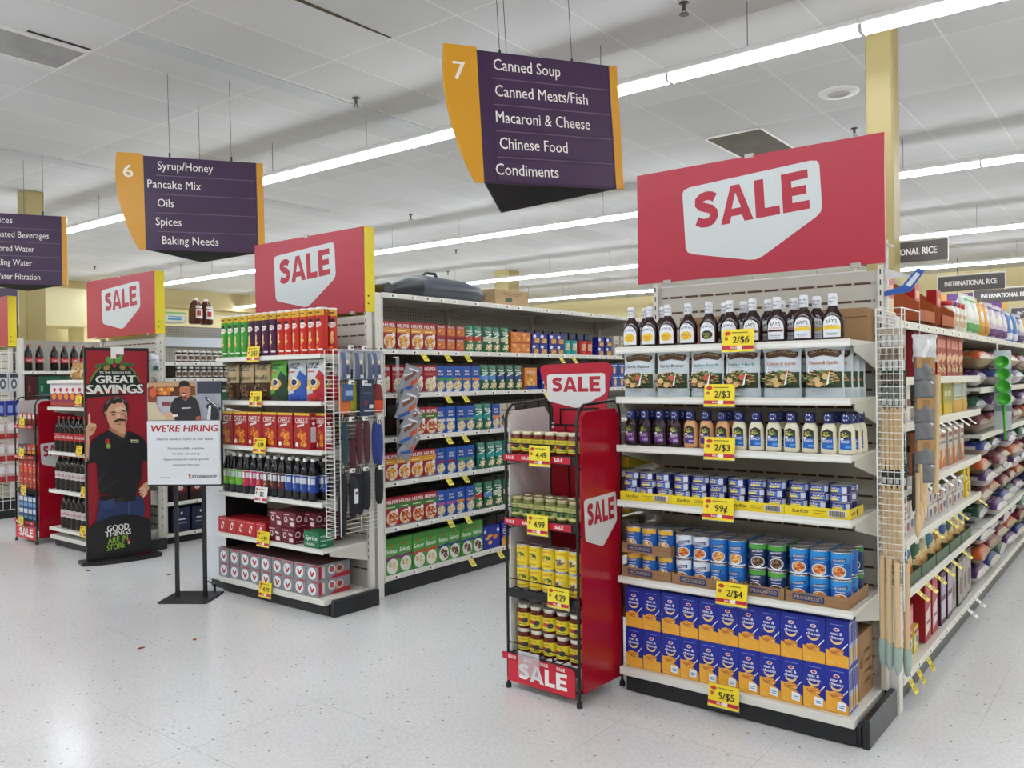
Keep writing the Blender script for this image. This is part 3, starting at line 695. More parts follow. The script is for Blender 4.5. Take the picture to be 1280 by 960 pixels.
def pouch(name, w, T, h, base, els, gusset=.0, seal=.05, wav=0, rough=.28):
    def b():
        t = thing(name)
        def th(u, v):
            a = max(0, 1-abs(2*u-1)**3.0); vv = v/(1-seal) if v < 1-seal else 1
            vb = min(1, (vv+gusset)/.16)**.5 if gusset == 0 else 1
            return T/2*a*vb*max(0, 1-vv**3.2)**.6
        def X(u, v): return (u-.5)*w*(1-.05*math.sin(PI*min(1, v))+wav*.012*math.sin(14*v))
        def fr(u, v, k=0): return (X(u, v), -th(u, v)-.0008-(.0008+.0004*k if k else 0)-(.004*wav*math.sin(9*u+5*v)*math.sin(PI*v)*math.sin(PI*u) if wav else 0), v*h)
        m = MB(); m.grid(lambda u, v: fr(u, v), 20, 20, M(base, rough)); m.grid(lambda u, v: (X(1-u, v), th(1-u, v)+.0008, v*h), 12, 14, M(base, rough))
        draw(Art(m, fr, w, h, 20, 20), els); m.build('bag', t)
        s = MB(); z0 = h*(1-seal)
        n = 14; v = []
        for i in range(n+1): v += [(X(i/n, 1), -.0016, z0), (X(i/n, 1), -.0016, h+(.002 if i % 2 else 0))]
        s.add(v+[(x, .0016, z) for x, y, z in v], [(2*i, 2*i+2, 2*i+3, 2*i+1) for i in range(n)]+[(2*n+2+2*i+1, 2*n+2+2*i+3, 2*n+2+2*i+2, 2*n+2+2*i) for i in range(n)], M(base, rough)); s.build('top_seal', t)
        return t
    return b
def can(name, r, h, els, base='c9cacc', span=PI*1.1, label0=.06, label1=.94, col='1f63b4'):
    def b():
        t = thing(name)
        MB().lathe([(r*.93, 0), (r, h*.02), (r*.985, h*.05), (r*.985, h*.95), (r, h*.975), (r*.99, h), (r*.9, h), (r*.88, h-.003), (0, h-.003)], M(base, .25, .85), 18).build('body', t)
        m = MB(); m.lathe([(r*.99, h*label0), (r*.99, h*label1)], M(col, .35), 40, cap=False)
        draw(wrap_art(m, r*.99, h*label0, h*label1, span), els); m.build('label', t)
        return t
    return b
def bottle(name, prof, sy, body, capprof, capm, els, lz, span, extra=None, n=18, capels=None, trans=False, label=None, rough=.15):
    def rad(z):
        for (r0, z0), (r1, z1) in zip(prof, prof[1:]):
            if z0 <= z <= z1 and z1 > z0: return r0+(r1-r0)*(z-z0)/(z1-z0)
        return prof[-1][0]
    def b():
        t = thing(name)
        MB().lathe(prof, M(body, rough), n+14, sy).build('body', t)
        c = MB(); c.lathe(capprof, M(capm, .4), 14)
        if capels: draw(wrap_art(c, lambda z: capprof[0][0]+.0006, capprof[0][1], capprof[-2][1], PI*.9, 1), capels)
        c.build('cap', t)
        m = MB()
        if label: m.lathe([(rad(lz[0]+(lz[1]-lz[0])*i/5)+.0006, lz[0]+(lz[1]-lz[0])*i/5) for i in range(6)], M(label, .4), n+22, sy, cap=False)
        draw(wrap_art(m, lambda z: rad(z)+.0008, lz[0], lz[1], span, sy), els); m.build('label', t)
        if extra: extra(t)
        return t
    return b
ARCH = lambda x0, x1, y0, y1: [(x0, y0), (x1, y0), (x1, y0+(y1-y0)*.55)]+[((x0+x1)/2+(x1-x0)/2*math.cos(a), y0+(y1-y0)*(.55+.45*math.sin(a))) for a in [PI*k/8 for k in range(1, 8)]]+[(x0, y0+(y1-y0)*.55)]
FOODS = {'pasta': ['e8a040', 'd98a2a', 'f0b95a', 'c26a22', 'f3cf86'], 'rice': ['e9dcb4', 'd9c690', 'f1e8cc', 'c4a868', 'efe0c0'], 'salad': ['2f5a2a', '46742f', 'c9a56a', 'b23a22', '1f3f22', '6e8f45', 'e0c48a'], 'red': ['c2491f', 'e08a34', 'a82e18', 'efb45c', 'd9652a'], 'nut': ['5c3a22', '7a5230', '3f2616', '93683f']}

# --- right endcap
def bbq(kind):
    prof = [(.030, 0), (.040, .004), (.0425, .014), (.0425, .082), (.040, .094), (.030, .115), (.019, .130), (.0155, .138), (.015, .146)]
    els = [('p', ARCH(.0, 1, 0, 1), 'eef0f2')]
    if kind in 'yk':
        els += [('t', "SWEET BABY RAY'S", .5, .70, .11, '2a4a86', .74, .03, 0, .09), ('e', .5, .36, .36, .22, 'e8b71e' if kind == 'y' else '1a1a1c', 18), ('e', .5, .36, .30, .17, 'f3cd2c' if kind == 'y' else '26262a', 18), ('t', 'BARBECUE', .5, .40, .085, 'b5261e' if kind == 'y' else 'd9d040', .42, .03), ('t', 'SAUCE', .5, .28, .085, 'b5261e' if kind == 'y' else 'd9d040', .3, .03)]
    else:
        els += [('t', "RAY'S", .5, .70, .16, '22303f', .6, .04, 0, .06), ('t', 'NO SUGAR ADDED', .5, .54, .06, 'c4342a', .7, .02), ('r', .06, .36, .94, .46 if kind == 'b' else .52, '4a1a18' if kind == 'b' else 'f0cf2a'), ('r', .2, .16, .8, .2, '9aa6b5'), ('r', .26, .09, .74, .12, 'b6c0cc')]
    return bottle('sauce_bottle', prof, .62, '2a0d0a', [(.0175, .137), (.0185, .14), (.0175, .180), (.0150, .187), (.0, .188)], 'e9ebee', els, (.012, .098), 1.75, None, 20, [('t', 'Sweet Baby', .5, .62, .16, '4a5a78', .7, .02, .2), ('t', "Ray's", .5, .34, .17, '4a5a78', .5, .02, .2)])
SH = 'on the right endcap'
bx = [-1.951, -1.857, -1.765, -1.665, -1.567, -1.47, -1.37, -1.265, -1.155, -1.04]
names = {'y': 'dark sauce bottle with yellow oval', 'k': 'dark sauce bottle with black oval', 'b': 'dark sauce bottle with brown band', 'w': 'dark sauce bottle with yellow band'}
for i, (x, k) in enumerate(zip(bx, 'yyyykkbbww')):
    place('bbq'+k, bbq(k), (x, 3.415, 1.589), rnd.uniform(-.08, .08), f'{names[k]}, {ORD[i]} from left, front row, right endcap top shelf', 'bottle', 'sauce bottles on the top shelf')
for i, (x, y, k) in enumerate(((-1.925, 3.50, 'y'), (-1.835, 3.5, 'y'), (-1.53, 3.5, 'k'), (-1.445, 3.5, 'k'), (-1.335, 3.5, 'b'), (-1.31, 3.59, 'b'), (-1.225, 3.5, 'b'), (-1.13, 3.5, 'w'))):
    place('bbq'+k, bbq(k), (x, y, 1.589), rnd.uniform(-.1, .1), f'dark sauce bottle in the row behind, {ORD[i]} from left, right endcap top shelf', 'bottle', 'sauce bottles on the top shelf')
for i, (x, w_) in enumerate(((-1.65, .34), (-1.07, .2))):
    t = thing('cardboard_box', f'brown cardboard carton behind the sauce bottles, {"left" if i == 0 else "right"} one', 'box', (x, 3.70, 1.59), 0); MB().box(-w_/2, w_/2, -.06, .05, 0, .14, CARDBOARD, .003).build('carton', t)
    MB().box(-w_/2, w_/2, -.0615, -.06, .1, .104, M('6d4d2e', .8)).build('flap_seam', t)

def crouton(name2, c):
    top = [(.06, .86), (.08, .93), (.5, .985), (.92, .93), (.94, .86), (.86, .80), (.5, .85), (.14, .80)]
    return pouch('topping_pouch', .158, .055, .2, 'd4dde2', [('r', .02, .02, .98, .16, 'c2ccd2'), ('p', top, '2b1a16'), ('p', [(x*.94+.03, y*.985+.012) for x, y in top], '6a4a34'), ('t', 'CRUTONVILLAGE', .5, .905, .055, 'e6d6b4', .72, .02, 0, .035), ('t', name2, .5, .70, .07, c, .78, .02), ('r', .25, .63, .75, .635, '8b979d'),
                 ('r', .03, .2, .97, .52, '2c4424'), ('f', .5, .40, .50, .2, FOODS['salad'], 170, .105, len(name2)), ('f', .5, .36, .55, .17, FOODS['salad'], 120, .10, 5), ('e', .45 if 'Ch' in name2 else .3, .36, .1, .06, 'd9b27a', 9), ('e', .68, .42, .09, .06, 'c9563a' if 'Ch' not in name2 else 'd9b27a', 9), ('e', .5, .27, .10, .055, 'd9b27a', 9), ('r', .4, .06, .6, .1, 'aab6bd'), ('p', [(.2, .5), (.26, .72), (.24, .5)], 'f4f8fa'), ('p', [(.7, .25), (.8, .6), (.76, .28)], 'eef4f6')], .1, .05, .6, .2)
cs = [('Garlic Butter', '3a3f44'), ('Garlic Butter', '3a3f44'), ('Italian Herb', '2f8f92'), ('Italian Herb', '2f8f92'), ('Cheese & Garlic', 'c46a3a'), ('Cheese & Garlic', 'c46a3a')]
cx = [-1.905, -1.735, -1.57, -1.41, -1.24, -1.07]
dsc = ['garlic butter', 'garlic butter', 'teal-lettered', 'teal-lettered', 'cheese and garlic', 'cheese and garlic']
for i, x in enumerate(cx):
    place('cr'+cs[i][0], crouton(*cs[i]), (x, 3.405, 1.361), rnd.uniform(-.05, .05), f'silver {dsc[i]} salad topping pouch, {ORD[i]} from left, front row, right endcap', 'pouch', 'salad topping pouches')
for i, (x, y) in enumerate(((-1.055, 3.468), (-1.048, 3.53), (-1.042, 3.592), (-1.22, 3.468), (-1.4, 3.468), (-1.56, 3.468))):
    place('crCheese & Garlic', crouton(*cs[4]), (x, y, 1.361), 0, f'silver salad topping pouch tucked behind the front row, {ORD[i]} hidden one, right endcap', 'pouch', 'salad topping pouches')

def dressing(kind):
    body = {'d': '2a1420', 'o': 'd9a06a', 'w': 'e3ddc4'}[kind]; lab = {'d': '6a3a86', 'o': '45307a', 'w': '1d62b8'}[kind]
    prof = [(.026, 0), (.032, .004), (.0335, .012), (.033, .045), (.0305, .07), (.031, .092), (.027, .108), (.019, .122), (.017, .128)]
    els = [('p', [(.02, .04), (.98, .0), (.98, .62), (.02, .58)], lab), ('p', [(.02, .5), (.98, .52), (.98, .86), (.5, 1), (.02, .86)], '2b2a22'), ('f', .5, .74, .42, .14, ['c8b23a', '7aa03a', '4f7a2a', 'd9c98a'], 14, .25, 3), ('t', 'ZESTY' if kind == 'd' else ('CATALINA' if kind == 'o' else 'RANCH'), .5, .40, .13, 'f4f4f2', .7, .03), ('e', .22, .52, .16, .06, 'e8eef6', 10), ('r', .5, .1, .95, .2, '5aa0e0' if kind == 'w' else 'b59ad0')]
    return bottle('dressing_bottle', prof, .72, body, [(.0215, .121), (.0225, .124), (.0225, .156), (.0205, .162), (0, .162)], '16225e', els, (.018, .10), 1.5, None, 18, [('e', .5, .55, .22, .3, 'e9edf4', 14), ('e', .5, .55, .16, .2, '2a3a86', 12)])
dx = [-1.955, -1.885, -1.815, -1.742, -1.655, -1.58, -1.503, -1.432, -1.345, -1.268, -1.19, -1.11, -1.035, -.99+.03]
dx = [-1.945, -1.876, -1.806, -1.735, -1.652, -1.582, -1.507, -1.43, -1.35, -1.268, -1.188, -1.107, -1.027, -.947-.04]
dn = {'d': 'dark vinaigrette bottle with purple label', 'o': 'orange dressing bottle with blue cap', 'w': 'white ranch dressing bottle with blue label'}
dx = [-1.948+.0745*i for i in range(13)]+[-.985]
for i, k in enumerate('dddd'+'ooo'+'wwwwwww'):
    place('dr'+k, dressing(k), (dx[i], 3.40, 1.139), rnd.uniform(-.12, .12), f'{dn[k]}, {ORD[i]} from left, front row, right endcap', 'bottle', 'dressing bottles')
    if i > 11 or i < 3 or i % 3 == 0:
        for q in range(1, 3 if i > 11 else 2): place('dr'+k, dressing(k), (dx[i]+.006*q, 3.40+.06*q, 1.139), rnd.uniform(-.2, .2), f'{dn[k]} behind the {ORD[i]} front one, {ORD[q]} row back', 'bottle', 'dressing bottles')

tuna = can('tuna_can', .0395, .0335, [('r', 0, .05, 1, .95, '1d2f94'), ('p', [(.12, .2), (.7, .2), (.62, .52), (.12, .52)], 'e9dc6a'), ('t', 'StarKist', .45, .72, .26, 'f0f2f8', .5, .03), ('r', .78, .1, 1, .9, 'd5d8e2'), ('p', [(.64, .2), (.76, .1), (.76, .9), (.68, .6)], '3f78d0')], span=2.3, col='18246e')
tx = [-1.863+.256*(i//3)+.0825*(i % 3-1) for i in range(12)]
for i, x in enumerate(tx):
    for k in range(3):
        place('tuna', tuna, (x+rnd.uniform(-.002, .002), 3.405, .9175+k*.0333), rnd.uniform(-.35, .35), f'flat blue tuna can, {ORD[i]} column from left, {("bottom", "middle", "top")[k]} of its front stack, right endcap', 'can', 'tuna cans')
    for k in range(3):
        if k == 2 or i > 10: place('tuna', tuna, (x, 3.488, .9175+k*.0333), rnd.uniform(-1, 1), f'flat blue tuna can behind the {ORD[i]} front stack, {("bottom", "middle", "top")[k]} layer, right endcap', 'can', 'tuna cans')
def tuna_tray():
    t = thing('cardboard_tray'); w_, d = .254, .19
    m = MB().box(-w_/2, w_/2, 0, .0015, 0, .04, M('efd51f', .45)); A = art_plane(m, (-w_/2, -.0003, 0), (w_, 0, 0), (0, 0, .04))
    A.t('StarKist', .25, .55, .36, '1a1a1a', None, .03, .25); A.r(.45, .62, .66, .68, '8a7d10'); A.r(.45, .4, .62, .45, '8a7d10'); A.r(.68, .2, .96, .85, 'ece9df')
    for q in range(16): A.r(.695+q*.0155, .26, .695+q*.0155+.007*(1+q % 2*.4), .8, '2c2b28')
    m.build('front_wall', t); s = MB().box(-w_/2+.002, w_/2-.002, .002, d, 0, .03, M('d9c42a', .6))
    for x in (-w_/2, w_/2-.0015): s.box(x, x+.0015, .0015, d, .002, .04, M('efd51f', .45))
    A = art_plane(s, (w_/2+.0002, 0, 0), (0, d, 0), (0, 0, .04)); A.r(.5, .2, .62, .8, '2c2b28'); A.t('StarKist', .25, .5, .3, '1a1a1a', None, .02); s.build('tray_body', t); return t
for i, x in enumerate((-1.863, -1.607, -1.351, -1.095)):
    place('ttray', tuna_tray, (x, 3.362, .887), 0, f'yellow cardboard tray under the tuna cans, {ORD[i]} of four from left', 'tray', 'yellow tuna trays')

def soup(kind):
    band = {'y': 'e9b93a', 'w': 'dfe6ee', 'b': '1f78c8', 'g': '4fa53c', 'c': '2590d8'}[kind]
    low = '1f63b4' if kind != 'g' else '15305e'
    fd = {'y': 'rice', 'w': 'red', 'b': 'pasta', 'g': 'nut', 'c': 'red'}[kind]
    els = [('r', 0, 0, 1, 1, low), ('r', 0, .80 if kind in 'gy' else .62, 1, 1, band), ('p', [(.2, .62), (.8, .68), (.8, .83), (.2, .77)], '1a2a6a'), ('t', 'PROGRESSO', .5, .725, .085, 'eef2fa', .5, .03, 0, 0, 'c', .09), ('r', .3, .56, .7, .585, 'dfe8f4'), ('e', .5, .27, .31, .24, 'e9ece8', 18), ('e', .5, .28, .27, .20, 'd08a4a' if kind != 'g' else '3a2018', 18), ('f', .5, .28, .26, .18, FOODS[fd], 16, .25, 5), ('r', 0, 0, 1, .04, 'e9eef4')]
    return can('soup_can', .0405, .107, els, span=2.4, label0=.04, label1=.955, col=low)
sx = [-1.945, -1.863, -1.781, -1.692, -1.610, -1.528, -1.446, -1.355, -1.273, -1.182, -1.10, -1.018]
sk = 'yyywwbbggccc'
sd_ = {'y': 'blue soup can with yellow top', 'w': 'white and blue soup can', 'b': 'blue soup can with noodle bowl picture', 'g': 'blue soup can with green top', 'c': 'light blue chunky soup can'}
for i, (x, k) in enumerate(zip(sx, sk)):
    for l in range(2):
        z = .537+(.107+.002)*l+(.012 if k == 'y' and l else 0)
        place('soup'+k, soup(k), (x, 3.418, z), rnd.uniform(-.25, .25), f'{sd_[k]}, {ORD[i]} column from left, {("lower", "upper")[l]} layer, front row', 'can', 'soup cans')
    for r_ in (1, 2):
        k2 = k if r_ == 1 else 'bcg'[i % 3]
        for l in ((0, 1) if i > 10 else (1,)):
            place('soup'+k2, soup(k2), (x, 3.418+.083*r_, .537+.109*l), rnd.uniform(-1, 1), f'soup can {ORD[r_]} row behind the {ORD[i]} front column, {("lower", "upper")[l]} layer, right endcap', 'can', 'soup cans')
def soup_tray(w_, txt=True):
    def b():
        t = thing('cardboard_tray'); d = .27
        m = MB().prism([(-w_/2, 0), (w_/2, 0), (w_/2, .05), (w_/2-.02, .044), (-w_/2+.02, .044), (-w_/2, .05)], 0, .002, 1, CARDBOARD); A = art_plane(m, (-w_/2, -.0003, 0), (w_, 0, 0), (0, 0, .05))
        A.r(0, .5, 1, .52, '6f4f30')
        A.p([(.12, .24), (.12+.125/w_, .2), (.12+.125/w_, .72), (.12, .76)], '22376e'); A.t('PROGRESSO', .12+.0625/w_, .48, .3, 'b9a27c', .11/w_, .03); m.build('front_wall', t)
        s = MB().box(-w_/2, w_/2, .002, d, 0, .002, CARDBOARD)
        for x in (-w_/2, w_/2-.002): s.box(x, x+.002, .002, d, .002, .05, CARDBOARD)
        s.build('tray_body', t); return t
    return b
for key, w_, x, z, lb in (('st1', .248, -1.863, .535, 'cardboard tray under the lower yellow-topped soup cans'), ('st1', .248, -1.863, .6455, 'cardboard tray under the upper yellow-topped soup cans'), ('st2', .331, -1.569, .535, 'cardboard tray under the white and blue soup cans'),
                          ('st3', .167, -1.314, .535, 'cardboard tray under the green-topped soup cans'), ('st4', .249, -1.10, .535, 'cardboard tray under the light blue soup cans')):
    place(key, soup_tray(w_), (x, 3.368, z), 0, lb, 'tray', 'cardboard soup trays')

def macbox(sticker):
    els = [('r', 0, 0, 1, 1, '16299a'), ('p', [(0, 0), (1, 0), (1, .25), (.5, .30), (0, .36)] if not sticker else [(0, 0), (1, 0), (1, .2), (.6, .34), (.3, .43), (0, .46)], 'f0b03a'), ('r', .2, .90, .8, .915, '7d8fd8'), ('e', .48, .80, .14, .04, 'eef2fb', 12), ('e', .48, .80, .1, .025, 'c22a3c', 10),
           ('t', 'mac &', .48, .715, .068, 'f3f5fb', .52, .05), ('t', 'cheese', .48, .63, .068, 'f3f5fb', .62, .05)]
    n = 9; sm = [(.48+.26*math.cos(a), .58+.10*math.sin(a)) for a in [PI+PI*q/n for q in range(n+1)]]+[(.48+.20*math.cos(a), .585+.055*math.sin(a)) for a in [2*PI-PI*q/n for q in range(n+1)]]
    els += [('p', sm, 'f0cf8a'), ('p', [(.70, .40), (.73, .38), (.98, .52), (.97, .545)], 'e9edf5'), ('e', .48, .335 if not sticker else .40, .32, .075, 'c97f2e', 14), ('f', .48, .345 if not sticker else .41, .33, .085, ['e0963a', 'f0b050', 'd07f2c', 'f4c06a'], 22, .26, 4), ('r', .08, .05, .42, .08, 'f0c25a'), ('r', .08, .10, .34, .125, 'f0c25a')]
    if sticker: els += [('p', [(.52, .1), (.9, .08), (.92, .26), (.54, .28)], 'eef3f6'), ('r', .6, .18, .84, .2, '4a8ac8'), ('r', .62, .14, .82, .16, '4a8ac8')]
    return carton('pasta_box', .0885, .03, .183, '16299a', els, None, '2036b0', sels=[('r', .1, .05, .9, .95, 'c9cfe6'), ('r', .2, .5, .8, .9, '2a3fa8'), ('r', .2, .1, .8, .4, 'e8c05a')])
mx = [-1.938+.0905*i+(.006 if i > 1 else 0) for i in range(11)]
for i, x in enumerate(mx):
    for l in range(2):
        s_ = 1 if l == 0 and i > 1 else 0
        place('mac%d' % s_, macbox(s_), (x+rnd.uniform(-.001, .001), 3.40, .116+l*.1845), rnd.uniform(-.015, .015), f'blue macaroni and cheese box, {ORD[i]} from left, {("lower", "upper")[l]} layer, right endcap deck', 'box', 'macaroni and cheese boxes')
for q in range(1, 4):
    for l in range(2): place('mac0', macbox(0), (mx[-1]-.002, 3.40+.0315*q, .116+l*.1845), 0, f'blue macaroni and cheese box, {ORD[q]} row behind the right end one, {("lower", "upper")[l]} layer', 'box', 'macaroni and cheese boxes')
t = thing('cardboard_box', 'brown cardboard carton on the deck behind the pasta boxes', 'box', (-1.09, 3.655, .116))
m = MB().box(-.1, .1, -.11, .10, 0, .27, CARDBOARD, .003); A = art_plane(m, (.1003, -.11, 0), (0, .21, 0), (0, 0, .27))
for q in range(4): A.r(.4, .2+q*.16, .85, .24+q*.16, '5c4127')
A.e(.2, .55, .09, .08, '5c4127', 14); A.e(.2, .55, .06, .055, '9a7450', 14); m.build('carton', t)
# tan goods on the far side wing of the right endcap
for i, (z, n) in enumerate(((1.02, 2), (.80, 3), (.60, 3), (.30, 2))):
    t = thing('display_tray', f'yellow tray of grey rolls on the left wing of the right endcap, {ORD[i]} from top', 'tray', (-2.085, 3.62, z), 0, 'yellow trays on the left wing'); MB().box(-.04, .06, -.12, .12, 0, .05, M('b9a62a', .5), .003).box(-.045, -.04, -.12, .12, -.03, .16, M('8f8a3a', .5)).build('tray', t)
    for q in range(n): MB().lathe([(.028, 0), (.03, .01), (.03, .10), (.024, .115), (0, .118)], M('8d897e', .6), 12, o=(.015, -.08+q*.075, .052)).build('roll', t)

# --- middle-left endcap
SB = 'on the left endcap'
def tube(col, dk):
    r, h = .0355, .288
    def b():
        t = thing('chip_tube'); MB().lathe([(r*.97, 0), (r, .006), (r, h-.012)], M(col, .35), 40).build('tube', t)
        MB().lathe([(r*1.02, h-.012), (r*1.02, h-.002), (r*.9, h), (0, h)], M('ece9e2', .4), 18).build('lid', t)
        m = MB(); A = wrap_art(m, r, .006, h-.013, 2.5)
        A.r(0, .86, 1, 1, 'e3b62a'); A.r(.3, .91, .7, .95, '7a4a1a'); A.e(.5, .66, .30, .075, 'f0eee8', 14); A.t('CRISPS', .5, .66, .05, 'b01e2a', .5, .03); A.e(.5, .755, .22, .045, '1c1512', 12)
        A.f(.5, .38, .24, .16, ['e3c37a', 'd9ae52', 'efd79a'], 8, .34, 3); A.e(.35, .12, .2, .05, dk, 10); A.r(.55, .06, .9, .1, 'f0eee8'); m.build('label', t); return t
    return b
px = [-5.125+.0778*i for i in range(14)]
for i, x in enumerate(px):
    k = 'g' if i < 4 else ('p' if i < 8 else 'r'); c = {'g': ('3f9e3a', '7fc86a'), 'p': ('4a1740', '8a3a6a'), 'r': ('c8281e', 'e8842a')}[k]
    place('tube'+k, tube(*c), (x+(.004 if i > 7 else 0), 3.375, 1.619), rnd.uniform(-.15, .15), f'tall {dict(g="green", p="dark purple", r="red")[k]} chip tube, {ORD[i]} from left, front row, left endcap top shelf', 'chip tube', 'chip tubes')
    if i % 2 == 1 or i > 12: place('tube'+k, tube(*c), (x, 3.452, 1.619), 1, f'tall chip tube in the row behind the {ORD[i]} front tube {SB}', 'chip tube', 'chip tubes')
def pretzel(n):
    return pouch('pretzel_bag', .165, .06, .25, '4a3020', [('r', 0, .48, 1, .97, 'b09a70'), ('t', 'UTZ', .5, .90, .10, '2a2440', .6, .14), ('r', .15, .80, .85, .83, '3a2a1c'), ('t', n, .5, .62, .12, '1f1812', .8, .03, .25), ('f', .5, .26, .48, .22, FOODS['nut'], 60, .14, len(n)), ('p', [(.2, .3), (.25, .45), (.3, .3)], '9a8670')], 0, .04, 1, .25)
def chips(c1, c2, sw):
    return pouch('chip_bag', .182, .08, .26, c1, [('p', [(.5, 0), (1, 0), (1, .62), (.78, .75), (.62, .5)], c2), ('p', [(0, 0), (1, 0), (1, .12), (.5, .2), (0, .1)], sw), ('t', 'UTZ', .42, .86, .13, '1f2a44', .6, .14, .1), ('e', .52, .42, .34, .16, 'dcae5a', 16), ('f', .5, .38, .4, .18, ['e3b45a', 'efcb7e', 'd99f40'], 14, .34, 8), ('e', .6, .46, .17, .1, 'e9eef0', 14), ('e', .6, .46, .14, .075, '1c2f5a', 14), ('r', .2, .70, .6, .73, 'c23a3a')], 0, .05, 1.2, .2)
for i, (x, key, bld, lb) in enumerate(((-5.08, 'pz1', pretzel('nuggets'), 'brown pretzel nugget bag, leftmost bag'), (-4.91, 'pz2', pretzel('Classic'), 'brown classic pretzel bag, second bag from left'), (-4.742, 'pz3', pretzel('Rods'), 'brown pretzel bag, third bag from left'),
                                      (-4.568, 'ch1', chips('5fae3a', '1c3a2a', '24462e'), 'green chip bag, fourth bag from left'), (-4.38, 'ch2', chips('c9cdd2', '2a57b0', '2450b4'), 'silver and blue chip bag, fifth bag from left'), (-4.19, 'ch3', chips('d5d7d8', 'b81f2a', 'c0222e'), 'white and red chip bag, rightmost bag'))):
    place(key, bld, (x, 3.395, 1.326), rnd.uniform(-.08, .08), f'{lb} {SB}', 'bag', 'snack bags'); place(key, bld, (x+.005, 3.485, 1.326), 0, f'snack bag hidden behind the {ORD[i]} front bag {SB}', 'bag', 'snack bags')
cz = [('r', 0, .94, 1, 1, 'e9c03a'), ('t', 'CHEEZ-IT', .5, .80, .16, 'f4f0ea', .84, .035), ('p', [(.2, .60), (.66, .66), (.66, .71), (.2, .66)], 'e8e4dc'), ('f', .5, .38, .36, .2, ['e58a2a', 'd9701e', 'f0a03c', 'b85016'], 16, .34, 4), ('e', .2, .13, .1, .065, 'f0ece6', 12), ('e', .74, .14, .12, .07, 'e58a2a', 10), ('f', .62, .16, .2, .1, ['e9a040', 'd9801e'], 5, .5, 2)]
czb = carton('cracker_box', .156, .06, .228, 'a8141f', cz, None, 'd9b43a', sels=[('r', .15, .2, .85, .62, 'd9d4d0'), ('t', 'CHEEZ-IT', .5, .86, .06, 'f4f0ea', .7, .03), ('e', .5, .72, .2, .05, 'e9e4e0', 10)])
for i, x in enumerate(spread(-5.10, -4.29, 6)): place('cz', czb, (x+(.01 if i == 5 else 0), 3.375, 1.023), rnd.uniform(-.03, .03), f'red cheese cracker box, {ORD[i]} from left {SB}', 'box', 'cracker boxes')
place('cz', czb, (-4.155, 3.42, 1.023), PI/2*0+.0, 'red cheese cracker box set back at the right end, side panel showing', 'box', 'cracker boxes').scale = (.55, 1, 1)
def soda(lab, dk):
    prof = [(.026, 0), (.033, .006), (.0345, .02), (.0335, .06), (.0335, .15), (.033, .165), (.026, .20), (.016, .23), (.0125, .238), (.0125, .247)]
    def b():
        t = thing('soda_bottle'); MB().lathe(prof, M('191a1e', .08, 0, 0, 0), 18).build('body', t); MB().lathe([(.0145, .245), (.015, .248), (.015, .263), (.013, .266), (0, .266)], M('eceae6', .4), 14).build('cap', t)
        m = MB(); A = wrap_art(m, .0338, .055, .158, 2.8); A.r(0, 0, 1, 1, lab); A.f(.5, .3, .35, .2, [dk, 'e8b43a', '8ac84a'], 7, .3, 3); A.p([(.25, .45), (.6, .5), (.58, .9), (.22, .85)], 'eeeeec'); A.r(0, .96, 1, 1, 'd9d9de'); A.r(.68, .5, .95, .85, 'd5d9e0'); m.lathe([(.0337, .055), (.0337, .158)], M(lab, .3), 40, cap=False); m.build('label', t)
        g = MB()
        for a in (-.5, .35): g.poly([(.031*math.sin(a), -.031*math.cos(a)-.001, .172), (.031*math.sin(a+.18), -.031*math.cos(a+.18)-.001, .172), (.019*math.sin(a+.5), -.019*math.cos(a+.5)-.0012, .222)], M('c9ced4', .2))
        g.build('shoulder_gleam', t) if False else None
        return t
    return b
sc_ = ['g']*3+['m']*3+['d']*3+['b']*4; cc = {'g': ('6cc03a', 'd9d43a'), 'm': ('b81f5a', 'e0432a'), 'd': ('4a1a28', 'a82a2a'), 'b': ('1f3f9a', '3a7ad8')}
for i, k in enumerate(sc_):
    place('soda'+k, soda(*cc[k]), (-5.125+.0765*i, 3.372, .701), rnd.uniform(-.3, .3), f'dark soda bottle with {dict(g="green", m="pink", d="maroon", b="blue")[k]} label, {ORD[i]} from left {SB}', 'bottle', 'soda bottles')
    if i % 2 == 0 or i == 11: place('soda'+k, soda(*cc[k]), (-5.11+.0765*i, 3.448, .701), rnd.uniform(-1, 1), f'dark soda bottle behind the {ORD[i]} front bottle {SB}', 'bottle', 'soda bottles')
mini = carton('soda_pack', .104, .2, .104, 'bf1f28', [('r', .08, .85, .92, .88, 'e8b0b0'), ('p', [(.3, .25), (.5, .2), (.62, .42), (.7, .7), (.5, .74), (.36, .5)], 'f0e6e6'), ('e', .5, .46, .09, .14, 'c21f28', 10)], None, 'a01822')
for i in range(5): place('mini', mini, (-5.165+.108*i, 3.45, .414), 0, f'small red cola can pack, {ORD[i]} from left, second shelf from bottom {SB}', 'soda pack', 'red mini cola packs')
dp = carton('soda_pack', .132, .22, .098, '6d1424', [('r', .06, .82, .5, .88, 'e0c8c8'), ('e', .25, .52, .13, .2, 'e9dcdc', 12), ('e', .25, .54, .08, .12, '6d1424', 10), ('p', [(.55, .72), (.85, .6), (.8, .5), (.55, .58)], 'e9dcdc'), ('r', .6, .12, .9, .38, 'e9dcdc')], None, '571020', sels=[('e', .12, .6, .1, .22, 'e9dcdc', 12), ('e', .12, .6, .07, .13, '6d1424', 10), ('t', 'mini', .5, .58, .42, 'efe4e0', .4, .03), ('r', .05, .12, .6, .16, 'e9dcdc')])
for i in range(3):
    for l in range(2): place('dp', dp, (-4.57+.136*i, 3.455+.01*l, .414+l*.099), 0, f'maroon soda can pack, {ORD[i]} from left, {("lower", "upper")[l]} layer {SB}', 'soda pack', 'maroon soda packs')
